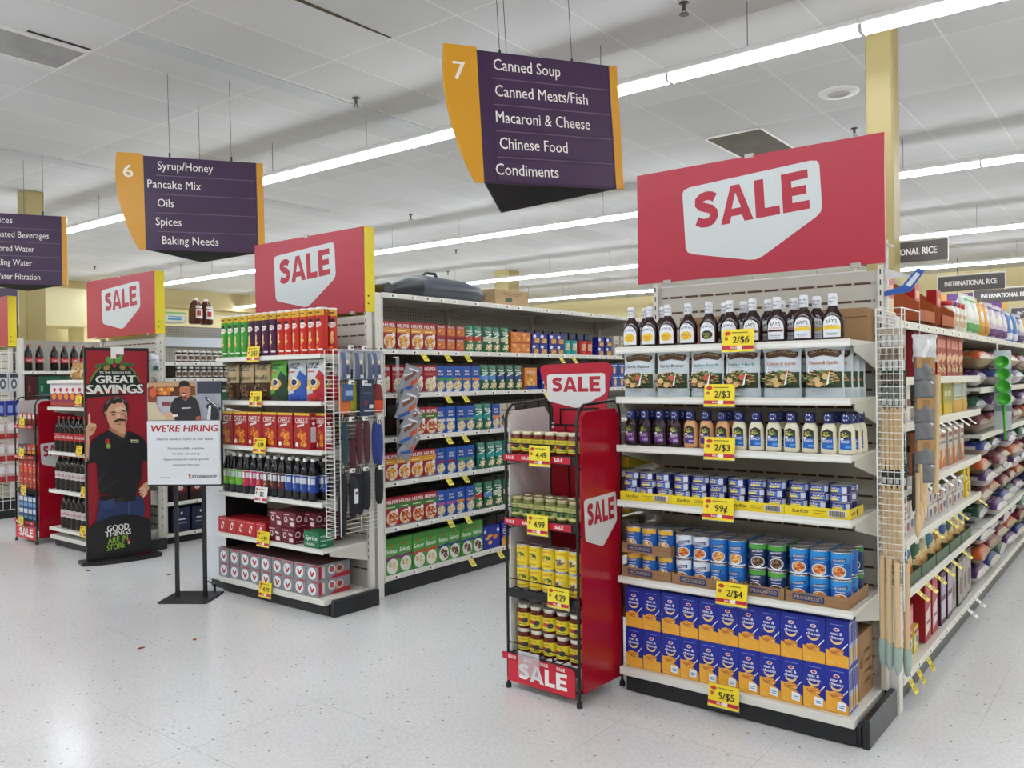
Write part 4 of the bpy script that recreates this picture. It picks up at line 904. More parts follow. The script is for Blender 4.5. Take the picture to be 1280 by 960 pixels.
place('spr', carton('soda_pack', .145, .115, .1, '14784a', [('t', 'Sprite', .5, .62, .26, 'eef4ee', .8, .04, .15), ('t', 'mini', .4, .25, .2, 'eef4ee', .6, .03)], None, '0f6a40', sels=[('t', 'mini', .3, .75, .16, 'd9eedd', .4, .02), ('t', 'mini', .3, .48, .16, 'd9eedd', .4, .02), ('t', 'mini', .3, .2, .16, 'd9eedd', .4, .02), ('t', 'mini', .75, .75, .16, 'd9eedd', .4, .02), ('t', 'mini', .75, .48, .16, 'd9eedd', .4, .02)]),
      (-4.20, 3.402, .414), 0, 'green lemon-lime soda mini pack in front of the maroon packs', 'soda pack')
for o_ in [o for o in COL.objects if o.get('label', '').startswith('maroon soda can pack, third from left')]: o_.location.x -= .03; o_.location.y += .075
dc = carton('soda_pack', .1155, .26, .098, '8d9096', [('r', .3, .86, .95, .95, 'c22a36'), ('e', .5, .44, .34, .38, 'eceeef', 18), ('p', [(.3, .58), (.4, .62), (.5, .4), (.66, .6), (.72, .52), (.56, .24), (.46, .22)], 'b8202c'), ('r', .02, .0, .05, 1, '74777c')], None, '5a3036',
            sels=[('p', [(.3, 0), (1, 0), (1, .3), (.6, .25)], 'b8202c'), ('r', .02, .1, .1, .9, 'b8202c'), ('r', .13, .15, .2, .85, 'd9c8ca'), ('e', .42, .6, .12, .3, 'e4e6e8', 14), ('e', .42, .6, .08, .2, 'c2555a', 12), ('e', .66, .55, .14, .3, 'd9b0a0', 14), ('e', .66, .58, .08, .17, '8a3a30', 12)])
for i in range(9):
    for l in range(2): place('dc', dc, (-5.155+.1175*i, 3.478+.004*(i % 3), .107+l*.099), rnd.uniform(-.01, .01), f'silver diet cola pack, {ORD[i]} from left, {("lower", "upper")[l]} layer, deck {SB}', 'soda pack', 'silver diet cola packs')

# --- jars and cans on the centre rack
def jar(lab, body, lid, els, r=.0345, h=.1):
    def b():
        t = thing('jar'); MB().lathe([(r*.9, 0), (r, .006), (r, h*.74), (r*.86, h*.84), (r*.84, h*.86)], M(body, .12), 18).build('body', t)
        MB().lathe([(r*.9, h*.85), (r*.92, h*.87), (r*.92, h*.985), (r*.86, h), (0, h)], M(lid, .3, .6), 18).build('lid', t)
        m = MB(); m.lathe([(r+.0006, h*.12), (r+.0006, h*.66)], M(lab, .4), 40, cap=False); draw(wrap_art(m, r+.0007, h*.12, h*.66, 2.6), els); m.build('label', t); return t
    return b
pep = [('p', [(.2, .3), (.5, .25), (.55, .6), (.3, .65)], 'b5261e'), ('e', .68, .42, .17, .2, '3a3440', 12), ('t', 'ROASTED', .45, .82, .13, '8a1f1a', .5, .03), ('r', .2, .1, .8, .16, '4f7a2a')]
pk = [('e', .35, .4, .2, .25, '3f6a2a', 12), ('e', .65, .45, .2, .25, '5d8a3a', 12), ('t', 'PEPPERS', .5, .84, .13, '3a3a22', .5, .03), ('e', .62, .35, .1, .12, '2a2420', 10)]
MR = 'on the centre rack'
cr, sr = math.cos(-.04), math.sin(-.04)
def rk(x, y, z, ox=RX, oy=RY, c=cr, s=sr): return (ox+x*c-y*s, oy+x*s+y*c, z)
for i in range(6):
    place('jarA', jar('d9cf3f', '6d2014', 'd5cdb0', pep, .033, .102), rk(.036+.0665*i, .045, 1.104), rnd.uniform(-.2, .2), f'red-topped jar with yellow label, {ORD[i]} from left, top tier {MR}', 'jar', 'jars on the centre rack')
    place('jarB', jar('cfcf86', '6e7238', 'b5ae86', pk, .033, .098), rk(.036+.0665*i, .045, .804), rnd.uniform(-.2, .2), f'green pickled pepper jar, {ORD[i]} from left, second tier {MR}', 'jar', 'jars on the centre rack')
    place('jarB', jar('cfcf86', '6e7238', 'b5ae86', pk), rk(.036+.0665*i, .12, .804), 1, f'green pickled pepper jar behind the {ORD[i]} front one, second tier {MR}', 'jar', 'jars on the centre rack')
cen = lambda k: can('vegetable_can', .0365, .103, [('r', 0, 0, 1, 1, 'ecd12f'), ('t', 'CENTO', .5, .85, .1, 'c23a22', .62, .04), ('e', .5, .5, .32, .2, '2f6a34' if k == 0 else 'e6d9b4', 14), ('f', .5, .45, .34, .2, ['e9c23a', 'f0d86a', 'd9a92a'] if k == 0 else ['6a4a3a', '8a705a', '4a3a34'], 12, .28, 3), ('r', .2, .1, .8, .16, 'c9a020')], span=2.4, col='ecd12f')
for i in range(5):
    for l in range(2): place('cen%d' % (i > 2), cen(int(i > 2)), rk(.055+.076*i, .06, .469+.104*l), rnd.uniform(-.25, .25), f'yellow vegetable can, {ORD[i]} from left, {("lower", "upper")[l]} layer, third tier {MR}', 'can', 'yellow cans on the centre rack')
    for l in range(2): place('jarC', jar('e3d02e', '5c1a10', 'd9d6c8', pep, .0355, .112), rk(.055+.076*i, .06, .169+.1125*l), rnd.uniform(-.2, .2), f'red pepper jar, {ORD[i]} from left, {("lower", "upper")[l]} layer, bottom tier {MR}', 'jar', 'jars on the centre rack')
    place('jarC', jar('e3d02e', '5c1a10', 'd9d6c8', pep, .0355, .112), rk(.055+.076*i, .14, .169+.1125), 1, f'red pepper jar behind the {ORD[i]} front one, upper layer, bottom tier {MR}', 'jar', 'jars on the centre rack')
# --- far left rack
LR = 'on the far left rack'
def lk(x, y, z): return (-8.48+x, 3.33+y, z)
rb = lambda c, e: carton('food_box', .09, .06, .09, c, [('t', 'JELL', .5, .6, .25, 'f0ece8', .7, .04), ('r', .1, .1, .9, .35, e)])
for i in range(4):
    place('ra', carton('food_box', .085, .05, .10, 'a8242a', [('r', .1, .5, .9, .9, 'e4d4cc'), ('r', .1, .1, .9, .35, '7a1a1e')]), lk(.06+.095*i, .05, 1.085), 0, f'red and white packet, {ORD[i]} from left, top tier {LR}', 'box', 'packets on the far left rack')
    place('rb%d' % (i > 1), rb(*(('5a2a3a', 'd9863a') if i < 2 else ('c2341f', 'e9b04a'))), lk(.06+.095*i, .05, .81), 0, f'dessert mix box, {ORD[i]} from left, second tier {LR}', 'box', 'packets on the far left rack')
    for l in range(2):
        place('rc', carton('food_box', .085, .05, .13, 'b8281e', [('r', .1, .35, .9, .5, 'e0563a'), ('r', .1, .6, .6, .7, 'e9c0b0'), ('e', .5, .2, .3, .1, 'd9863a', 10)]), lk(.06+.095*i, .05, .495+.132*l), 0, f'orange-red box, {ORD[i]} from left, {("lower", "upper")[l]} layer, third tier {LR}', 'box', 'packets on the far left rack')
        place('rd', carton('food_box', .088, .06, .11, '1d4a8a', [('r', .06, .55, .94, .9, 'd5dbe2'), ('r', .06, .12, .94, .4, '6fa0c8')]), lk(.06+.095*i, .05, .205+.112*l), 0, f'blue and white box, {ORD[i]} from left, {("lower", "upper")[l]} layer, bottom tier {LR}', 'box', 'packets on the far left rack')

# --- cola endcap behind the standee
def cola(lab, dark='d9cfcf', s=1.0):
    prof = [(.034*s, 0), (.044*s, .01*s), (.045*s, .03*s), (.044*s, .07*s), (.043*s, .15*s), (.044*s, .19*s), (.036*s, .235*s), (.02*s, .275*s), (.014*s, .285*s), (.014*s, .295*s)]
    return bottle('cola_bottle', prof, 1, '140c0c', [(.016*s, .29*s), (.0165*s, .294*s), (.0165*s, .309*s), (.014*s, .312*s), (0, .312*s)], 'b01a22', [('r', 0, 0, 1, 1, lab), ('t', 'Coca-Cola', .5, .5, .42, 'f0e8e6' if lab[0] == 'b' else 'b01a22', .8, .04, .15)], (.10*s, .165*s), 2.6, None, 14, None, False, lab, .08)
CE = 'by the standee'
for z, lab, n, nm in ((.851, 'b3161f', 8, 'upper'), (.509, 'cfcaca', 8, 'middle'), (.171, 'cfcaca', 7, 'lowest')):
    for i in range(n):
        for r_ in range(2):
            if r_ and i > 4: continue
            place('cola'+lab, cola(lab), (-7.87+.094*i+(.1 if nm == 'lowest' else 0), 3.465+.1*r_, z), rnd.uniform(-.3, .3), f'cola bottle with {"red" if lab[0]=="b" else "silver"} label, {ORD[i]} from left, {("front", "back")[r_]} row, {nm} shelf {CE}', 'bottle', 'cola bottles')
place('cola2', cola('b3161f', s=1.05), (-7.04, 3.50, .171), 0, 'single cola bottle low down between standee and hiring sign', 'bottle')
wb = bottle('water_bottle', [(.03, 0), (.036, .01), (.036, .15), (.03, .18), (.014, .205)], 1, '7fb0cc', [(.016, .203), (.016, .22), (0, .222)], 'e9eef2', [('r', 0, 0, 1, 1, '3a7ab0'), ('t', 'water', .5, .5, .3, 'eef4f8', .6, .03)], (.06, .13), 2.6, None, 14, None, False, '4a90b8')
for i in range(2): place('water', wb, (-7.09+.075*i, 3.46, .52), 0, f'blue water bottle between standee and hiring sign, {("left", "right")[i]} one', 'bottle', 'water bottles')
drk = carton('drink_pouch_box', .11, .08, .21, '8a2a5a', [('p', [(0, .55), (1, .62), (1, 1), (0, 1)], 'e4d9dc'), ('e', .5, .45, .3, .16, 'e0862a', 12), ('e', .6, .72, .22, .09, 'c23a4a', 10), ('r', .1, .06, .9, .2, 'b0402a')], None, 'd9d2d4')
for i in range(6): place('drk', drk, (-7.88+.118*i, 3.46, 1.25), .12, f'drink pouch box, {ORD[i]} from left above the cola bottles {CE}', 'box', 'drink pouch boxes')
cw = pouch('clear_pack', .09, .03, .16, 'c4c9cb', [('r', .1, .7, .9, .95, 'eef0f0'), ('r', .2, .1, .8, .3, '3a6a4a'), ('p', [(.2, .35), (.5, .6), (.6, .55)], 'f4f6f6')], 0, .1, 1, .15)
for i in range(4): place('cw', cw, (-6.93+.004*(i % 2), 3.58+.09*i, 1.46+.09*(i % 2)), PI/2, f'clear pack with pale contents hanging right of the standee top, {ORD[i]} from left', 'pack', 'clear packs right of the standee')
pas = pouch('pastry_bag', .2, .09, .15, 'b98a4a', [('f', .5, .45, .45, .4, ['c9a05a', '8a5a2a', 'e0c48a', 'a87a3a'], 24, .25, 6), ('r', .3, .4, .7, .6, 'd9c9a0')], 0, .05, 1)
for i, (x, y) in enumerate(((-7.50, 3.46), (-7.30, 3.45), (-7.10, 3.46), (-7.50, 3.57))): place('pas', pas, (x, y, 1.487), .1*i, f'tan pastry bag, {ORD[i]} of four above the drink boxes {CE}', 'bag', 'pastry bags')
# far left aisle side: cola and green packs
for i, y in enumerate((4.08, 4.2, 4.36, 4.47, 4.58, 4.69, 4.80, 4.91, 5.02)):
    place('cola3', cola('b3161f', s=.95), (-10.02, y, 1.60), PI/2+.1, f'cola bottle with red label, {ORD[i]} from the near end, top shelf at far left', 'bottle', 'cola bottles at far left')
for i, (y, c, nm) in enumerate(((4.09, '4a1418', 'dark red'), (4.22, '14553a', 'green'), (4.34, '186644', 'green'), (4.47, '14553a', 'green'), (4.6, '1a7048', 'green'))):
    place('gp'+c, carton('soda_carton', .12, .2, .34, c, [('r', .2, .5, .4, .7, '6fae8a' if nm == 'green' else '8a4a4a')]), (-10.06, y, 1.201), PI/2, f'{nm} soda carton, {ORD[i]} from the near end, under the far left cola bottles', 'soda pack', 'soda cartons at far left')
# hanging goods on the side wing of the cut-off endcap
t = thing('wire_wing', 'white wire wing of hanging goods at the far left edge', 'wire rack', (-9.88, 3.60, 0), 0, 'white wire side wings')
m = MB()
for q in range(5): m.rod((0, .075*q, .1), (0, .075*q, 1.8), .003, WIREW)
for q in range(18): m.rod((0, 0, .1+q*.1), (0, .3, .1+q*.1), .003, WIREW)
m.build('side_grid', t)
HR = PI/2
bl = carton('blister_pack', .1, .03, .2, 'c9ccd0', [('r', .1, .75, .9, .95, '3a3f46'), ('e', .5, .4, .3, .28, '5a5e66', 14), ('e', .5, .4, .14, .14, 'd9dcde', 12)])
for i, y in enumerate((3.86, 3.75, 3.64)): place('bl', bl, (-9.855, y, 1.38), HR, f'grey blister pack hanging at the far left edge, {ORD[i]} from right', 'blister pack', 'blister packs at far left')
bb = carton('blue_box', .13, .05, .16, '1d2f9a', [('r', .1, .2, .45, .7, '8a9ad8'), ('r', .55, .2, .9, .7, '8a9ad8')])
for i, y in enumerate((3.84, 3.69)): place('bb', bb, (-9.845, y, 1.12), HR, f'blue boxed item hanging at far left edge, {("right", "left")[i]} one', 'box', 'blue boxes at far left')
rp = pouch('red_packet', .12, .05, .2, 'd0b9b4', [('r', 0, .05, 1, .35, 'b0242c'), ('r', .1, .5, .9, .85, 'dcd9d8')], 0, .06, 1)
for r_ in range(3):
    for i in range(2): place('rp', rp, (-9.845, 3.84-.135*i, (.86, .62, .40)[r_]), HR, f'red and white packet at far left edge, {("right", "left")[i]} one of the {("top", "middle", "bottom")[r_]} row', 'packet', 'packets at far left')
t = thing('soap_jug', 'small grey jug on the low deck at the far left edge', 'jug', (-10.05, 3.66, .221)); MB().lathe([(.05, 0), (.06, .01), (.06, .06), (.03, .08), (.02, .10), (0, .1)], M('6a7066', .4), 14).build('body', t)

# ================================================================== AISLE 7 LEFT SIDE
HR = PI/2
def helper(c2, fd):
    return carton('dinner_box', .125, .04, .195, 'a3182a', [('r', 0, .80, 1, .985, 'a3182a'), ('t', 'HELPER', .48, .86, .12, 'f4eeea', .9, .05), ('r', 0, .60, 1, .78, c2), ('r', .08, .66, .7, .69, 'f0dcb0'), ('e', .8, .52, .13, .09, 'f0ece8', 10), ('e', .5, .3, .44, .26, 'e9e2d4', 18), ('f', .5, .3, .46, .26, FOODS[fd], 34, .2, 7), ('r', 0, 0, 1, .05, '8a8f96')], None, '7a1220')
def ronip(c2):
    return carton('rice_box', .10, .035, .19, '2356b0', [('e', .5, .74, .34, .16, '173f8c', 14), ('t', 'RICE', .5, .80, .08, 'eef2fa', .46, .05), ('t', 'RONI', .5, .68, .08, 'eef2fa', .5, .05), ('r', .06, .44, .94, .54, c2), ('e', .5, .24, .42, .18, 'e0cfa0', 16), ('f', .5, .24, .44, .2, FOODS['rice'], 22, .24, 5), ('r', .1, .02, .6, .06, 'eef2fa')], None, '1a4590')
def sidep(c1, c2):
    return pouch('side_dish_pouch', .102, .04, .2, c1, [('r', 0, .42, 1, .6, c2), ('t', 'Knorr', .5, .80, .09, 'eef4ee', .7, .04), ('r', .2, .68, .8, .72, 'd9e6dc'), ('f', .5, .22, .5, .22, FOODS['rice'], 30, .22, 9), ('p', [(.1, .6), (.9, .74), (.9, .7), (.1, .56)], 'f0f4f0')], .1, .04, .5)
def smart(c2):
    return carton('rice_meal_box', .125, .04, .24, '4f9a3c', [('r', 0, .84, 1, 1, '3f8432'), ('t', 'Selects', .45, .66, .12, 'f2f6ee', .8, .03, .25), ('p', [(0, .40), (1, .46), (1, .54), (0, .48)], c2), ('e', .5, .23, .42, .22, 'eceae4', 18), ('f', .5, .24, .38, .18, FOODS['nut' if c2 == '2a3f7a' else 'rice'], 24, .22, 4), ('e', .4, .82, .12, .05, 'a8622a', 10)], None, '3f8432')
macc = lambda: carton('pasta_cup_pack', .11, .06, .085, '1c2a8a', [('p', [(.3, .05), (.9, .05), (.9, .5), (.3, .5)], 'e0a23a'), ('e', .3, .7, .2, .16, 'e9edf6', 10), ('f', .6, .3, .3, .2, FOODS['pasta'], 8, .3, 2)], None, '18226e')
crk = lambda c, d: carton('pasta_shell_box', .13, .05, .085, c, [('f', .5, .5, .4, .36, FOODS['pasta'], 14, .3, 2), ('r', .1, .7, .5, .85, d)])
smallr = lambda: carton('small_red_box', .10, .05, .095, '9a1824', [('r', .1, .2, .9, .75, 'c9762a'), ('t', 'SALSA', .5, .85, .14, 'f0e4e0', .7, .04), ('f', .5, .45, .36, .25, FOODS['red'], 8, .3, 2)])
grayb = lambda: carton('tall_tan_box', .09, .05, .19, 'cfc6b4', [('t', 'rice', .5, .75, .14, '3a342c', .6, .03), ('f', .5, .35, .4, .25, FOODS['nut'], 10, .3, 3), ('r', .1, .55, .9, .6, '8a8276')])
cup = lambda c: can('soup_cup', .045, .13, [('r', .2, .3, .8, .8, 'e9d9c0'), ('f', .5, .5, .3, .2, FOODS['pasta'], 6, .3, 3)], c, 2.6, .03, .97, c)
bluebox = lambda: carton('blue_pasta_box', .12, .05, .11, '1d4aa0', [('e', .5, .45, .2, .36, 'dcb06a', 14), ('r', .1, .8, .9, .9, 'cfe0f4'), ('e', .5, .45, .1, .26, 'e9cc90', 12)])
A7 = 'in aisle 7'
def row7(key, bld, ys, z, lb, lev, grp, n2=1, xf=-4.14, dz=0, cat='box', dep=.05):
    for i, y in enumerate(ys):
        for l in range(n2):
            place(key, bld(), (xf-rnd.uniform(0, .012), y, z+dz*l), HR+rnd.uniform(-.03, .03), f'{lb}, {ORD[i]} from near end' + (f', {("lower", "upper")[l]} layer' if n2 > 1 else '') + f', {lev}', cat, grp)
L1, L2, L3, L4, L5, L6 = ['aisle 7 %s shelf' % q for q in ('top', 'second', 'third', 'fourth', 'fifth', 'bottom')]
H1, H2, H3, H4 = (helper('d9912a', 'pasta'), helper('a8242c', 'rice'), helper('3f7a34', 'red'), helper('e0a02c', 'pasta'))
row7('h1', lambda: H1, (3.96, 4.10, 4.23, 4.355), 1.657, 'red dinner kit box with orange band', L1, 'red dinner kit boxes')
row7('h2', lambda: H2, (4.23, 4.355), 1.361, 'red dinner kit box with noodle picture', L2, 'red dinner kit boxes')
row7('h2', lambda: H2, (3.965, 4.098), 1.361, 'red dinner box behind hanging bags', L2, 'red dinner kit boxes', xf=-4.2)
row7('h3', lambda: H3, (4.235, 4.36), 1.064, 'red dinner kit box with green band', L3, 'red dinner kit boxes')
row7('h4', lambda: H4, (3.965, 4.09, 4.215, 4.34), .766, 'red dinner kit box with yellow band', L4, 'red dinner kit boxes')
row7('h5', lambda: helper('2f7a3a', 'red'), (3.965, 4.09, 4.215, 4.34), .461, 'red dinner kit box with dark green band', L5, 'red dinner kit boxes')
row7('sr', smallr, (4.475, 4.58, 4.685), 1.657, 'small dark red box', L1, 'small red boxes', 2, -4.145, .096)
S = {'gw': sidep('1a6a46', 'c8d0b0'), 'gr': sidep('1f7a50', 'c0452a'), 'gb': sidep('1a6a46', '5a90cc'), 'gt': sidep('17705a', '2a9a96'), 'gn': sidep('155236', '2a4a86')}
row7('s_gr', lambda: S['gr'], (4.80, 4.905), 1.657, 'green and red side dish pouch', L1, 'side dish pouches', cat='pouch')
row7('s_gw', lambda: S['gw'], (5.015, 5.12, 5.225), 1.657, 'green side dish pouch', L1, 'side dish pouches', cat='pouch')
row7('ck', lambda: crk('d9742a', 'f0c070'), (5.36, 5.49), 1.657, 'orange pasta shell box', L1, 'orange pasta boxes', 2, -4.145, .087)
row7('mc', macc, (5.63, 5.745, 5.87, 5.985), 1.657, 'dark blue pasta cup pack', L1, 'blue pasta cup packs', 2, -4.15, .087)
row7('ct', lambda: cup('1fa09a'), (6.12, 6.25), 1.657, 'teal soup cup', L1, 'soup cups', cat='cup', xf=-4.17)
row7('cr_', lambda: cup('c8302c'), (6.38, 6.5), 1.657, 'red soup cup', L1, 'soup cups', cat='cup', xf=-4.17)
row7('cb', macc, (6.65, 6.78), 1.657, 'blue pack beyond red cups', L1, 'blue pasta cup packs', 2, -4.15, .087)
row7('tt', grayb, (6.93, 7.05, 7.18, 7.3, 7.42, 7.55, 7.68), 1.657, 'tall tan rice box', L1, 'tall tan boxes')
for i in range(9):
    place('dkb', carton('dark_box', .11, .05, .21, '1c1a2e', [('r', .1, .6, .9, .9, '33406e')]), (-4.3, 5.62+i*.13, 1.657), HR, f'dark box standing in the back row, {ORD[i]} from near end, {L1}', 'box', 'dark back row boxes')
B = {'g': ronip('3f9a4a'), 't': ronip('b08a5a'), 'o': ronip('d98a3a'), 'w': ronip('dcdcd4'), 'k': ronip('7a9a5a'), 'm': ronip('8a2a5a'), 'p': ronip('b05a9a')}
row7('r_g', lambda: B['g'], (4.465, 4.56), 1.361, 'blue rice mix box with green band', L2, 'blue rice mix boxes')
row7('r_t', lambda: B['t'], (4.655, 4.76), 1.361, 'blue rice mix box with tan band', L2, 'blue rice mix boxes')
row7('r_o', lambda: B['o'], (4.86,), 1.361, 'blue rice mix box with orange band', L2, 'blue rice mix boxes')
row7('s_gb', lambda: S['gb'], (4.97, 5.075), 1.361, 'green and sky blue side dish pouch', L2, 'side dish pouches', cat='pouch')
row7('s_gn', lambda: S['gn'], (5.18, 5.285, 5.39), 1.361, 'dark green side dish pouch', L2, 'side dish pouches', cat='pouch')
row7('or', lambda: carton('orange_pasta_box', .16, .05, .18, 'e0873a', [('f', .5, .5, .4, .4, FOODS['pasta'], 20, .25, 3), ('t', 'PASTA', .5, .8, .12, 'f4e4c0', .7, .04), ('r', 0, 0, 1, .18, '1c2a8a')]), (5.55,), 1.361, 'orange pasta box with blue foot', L2, 'orange pasta boxes')
row7('mc', macc, (5.76, 5.88, 6.0, 6.12), 1.361, 'dark blue pasta cup pack', L2, 'blue pasta cup packs', 2, -4.15, .087)
row7('bx', bluebox, (6.9, 7.03, 7.16, 7.29, 7.42), 1.361, 'blue pasta box with golden oval', L2, 'blue pasta boxes', 2, -4.15, .112)
row7('r_w', lambda: B['w'], (4.465, 4.575), 1.064, 'blue rice mix box with white band', L3, 'blue rice mix boxes')
row7('r_k', lambda: B['k'], (4.685, 4.79), 1.064, 'blue rice mix box with olive band', L3, 'blue rice mix boxes')
row7('s_gt', lambda: S['gt'], (4.89, 5.0), 1.064, 'teal side dish pouch', L3, 'side dish pouches', cat='pouch')
row7('r_o', lambda: B['o'], (5.135,), 1.064, 'single blue and orange box', L3, 'blue rice mix boxes', xf=-4.17)
row7('tt', grayb, (5.25, 5.36), 1.064, 'tall tan rice box behind the centre rack', L3, 'tall tan boxes', xf=-4.2)
row7('r_m', lambda: B['m'], (4.46, 4.565), .766, 'blue rice mix box with maroon band', L4, 'blue rice mix boxes')
row7('r_g', lambda: B['g'], (4.675, 4.785), .766, 'blue rice mix box with green band', L4, 'blue rice mix boxes')
row7('s_gt', lambda: S['gt'], (4.93, 5.03, 5.14, 5.25), .766, 'teal side dish pouch', L4, 'side dish pouches', cat='pouch')
row7('r_p', lambda: B['p'], (4.455, 4.56), .461, 'blue rice mix box with pink band', L5, 'blue rice mix boxes')
row7('r_o', lambda: B['o'], (4.67, 4.78), .461, 'blue rice mix box with orange band', L5, 'blue rice mix boxes')
row7('s_gr', lambda: S['gr'], (4.89,), .461, 'green and red side dish pouch', L5, 'side dish pouches', cat='pouch')
row7('s_gb', lambda: S['gb'], (5.0,), .461, 'green and sky blue side dish pouch', L5, 'side dish pouches', cat='pouch')
row7('s_gw', lambda: S['gw'], (5.12, 5.24), .461, 'green and cream side dish pouch', L5, 'side dish pouches', cat='pouch')
row7('sm1', lambda: smart('7a2a6a'), (3.96, 4.09), .139, 'green rice meal box with purple band', L6, 'green rice meal boxes')
row7('sm2', lambda: smart('c8442a'), (4.22, 4.345), .139, 'green rice meal box with red band', L6, 'green rice meal boxes')
row7('sm3', lambda: smart('2a3f7a'), (4.475, 4.6, 4.73, 4.86), .139, 'green rice meal box with blue band', L6, 'green rice meal boxes')
row7('cpb', lambda: carton('pasta_cup_carton', .2, .08, .17, '1f2f94', [('f', .5, .45, .4, .3, FOODS['pasta'], 7, .34, 12), ('e', .1, .8, .06, .07, 'e9edf6', 10), ('e', .88, .8, .08, .09, 'e9edf6', 10)]), (5.03,), .139, 'wide blue pasta cup carton', L6, 'blue pasta cup packs', xf=-4.165)
row7('mac0', lambda: macbox(0), (5.19, 5.285), .139, 'tall blue and yellow pasta box', L6, 'blue pasta cup packs')
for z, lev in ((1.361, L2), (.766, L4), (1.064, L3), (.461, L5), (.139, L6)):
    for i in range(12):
        place('dk2', carton('dark_carton', .19, .05, .215, '221812', [('r', .1, .2, .9, .8, '30221a')]), (-4.31, 3.98+.2*i, z), HR, f'brown carton in shadow at the back, {ORD[i]} from near end, {lev}', 'box', 'brown back stock cartons')  # near-black cartons added so the gaps above the products read as shade
# on top of the run: grey machine and carton
t = thing('vacuum_cleaner', 'long grey cylindrical machine lying on top of the aisle 7 shelving', 'vacuum cleaner', (-4.30, 4.0, 2.036), 0)
GM = M('4a4f58', .35); GD = M('2b2e33', .4)
m = MB(); m.tube([(0, .40, .094), (0, .44, .094), (0, .9, .092), (.0, 1.08, .075), (0, 1.13, .07)], [.085, .09, .082, .07, .045], GM, 18)
m.box(-.012, .086, .45, 1.0, .082, .088, M('3b4048', .4)); m.build('body', t)
MB().tube([(0, .12, .05), (0, .3, .083), (0, .40, .092)], [.035, .075, .088], GD, 16).build('nozzle_cone', t)
MB().tube([(-.1, .03, .045), (.10, .03, .045)], .042, GD, 14).build('roller', t)
MB().tube([(0, .46, .17), (0, .50, .205), (0, .60, .205), (0, .63, .165)], .012, M('20262e', .4), 8).build('handle', t)
t = thing('cardboard_box', 'tan cardboard carton on top of the aisle 7 shelving', 'box', (-4.34, 5.45, 2.036), 0)
m = MB().box(-.13, .13, -.24, .20, 0, .14, M('b79b72', .75), .003); A = art_plane(m, (.1303, -.24, 0), (0, .44, 0), (0, 0, .14)); A.p([(.28, .25), (.48, .3), (.48, .55), (.28, .5)], '2f4a2a'); A.r(.2, .75, .8, .8, '8a6f48'); A.r(.25, .66, .7, .69, '8a6f48'); m.build('carton', t)
MB().box(-.03, .03, -.241, .201, .139, .1412, M('cbb38a', .5)).build('packing_tape', t)
t = thing('frozen_bag_strip', 'clip strip of hanging grey snack bags at the near end of aisle 7', 'clip strip', (-4.06, 3.98, .95), 0)
MB().box(-.012, -.010, -.015, .015, -.05, .66, CLEAR).rod((-.05, 0, .655), (-.012, 0, .655), .004, WIREW).build('strip', t)
hb = pouch('snack_bag', .13, .05, .20, '9a9aa2', [('p', [(.1, .5), (.6, .9), (.7, .8), (.2, .4)], '7a4a30'), ('p', [(.1, .1), (.6, .4), (.7, .3), (.2, .02)], '2a62b0'), ('p', [(.5, .3), (.9, .5), (.9, .7), (.5, .5)], 'c8562a'), ('r', .2, .85, .8, .9, 'dfe2e8'), ('p', [(.05, .62), (.4, .78), (.4, .72), (.05, .56)], 'd9dce4')], 0, .06, 1.5, .2)
for i in range(6):
    o = place('hangbag', hb, (-4.045+.012*(i % 2), 3.985+.012*(i % 3), .93+.085*i), HR+.2*(-1)**i, f'grey hanging snack bag, {ORD[i]} from bottom of the clip strip at aisle 7', 'bag', 'bags on the clip strip')
    o.rotation_euler = (.15, .45+.15*(-1)**i, HR-.1+.2*(-1)**i)

# ================================================================== SPICE AND BAG GOODS BEHIND THE HIRING SIGN
sp = jar('d9d6ce', '3a1f14', 'e4e2dc', [('r', .1, .2, .9, .8, '6a4a3a')], .024, .105)
for r_, z in enumerate((1.64, 1.492)):
    for i in range(11): place('sp', sp, (-7.085, 4.16+.062*i, z), HR, f'small spice jar, {ORD[i]} from the near end, {("upper", "lower")[r_]} spice shelf', 'jar', 'spice jars')
t = thing('shelf_header', 'pale backlit strip above the spice jars', 'header panel', (-7.5, 4.05, 1.80), 0); MB().box(.02, .03, 0, 2.5, 0, .09, M('d5dce6', .3)).build('panel', t)  # plain pale panel in one flat colour
bagr = carton('coffee_bag', .15, .08, .2, '2a1416', [('r', .1, .4, .9, .8, '7a1a22'), ('e', .5, .6, .2, .12, 'd9c9c0', 10)])
bagb = carton('coffee_bag', .17, .08, .22, '16203f', [('r', .25, .5, .75, .55, 'cfd6e4'), ('r', .2, .35, .8, .38, '8a94b0'), ('e', .5, .78, .06, .06, 'e4e8f0', 10)])
for i in range(5):
    place('cfr', bagr, (-7.1, 4.15+.17*i, .376), HR, f'dark red bag, {ORD[i]} from the near end, behind the hiring stand', 'bag', 'dark bags behind the hiring stand')
    place('cfb', bagb, (-7.1, 4.16+.19*i, .096), HR, f'navy bag, {ORD[i]} from the near end, lowest shelf behind the hiring stand', 'bag', 'navy bags behind the hiring stand')
    place('grn', carton('green_box', .15, .06, .2, '1c5a3a', [('r', .1, .8, .9, .9, 'c9d9c0')]), (-7.1, 4.15+.16*i, 1.201), HR, f'dark green box, {ORD[i]} from the near end, below the spice jars', 'box', 'green boxes below spice jars')
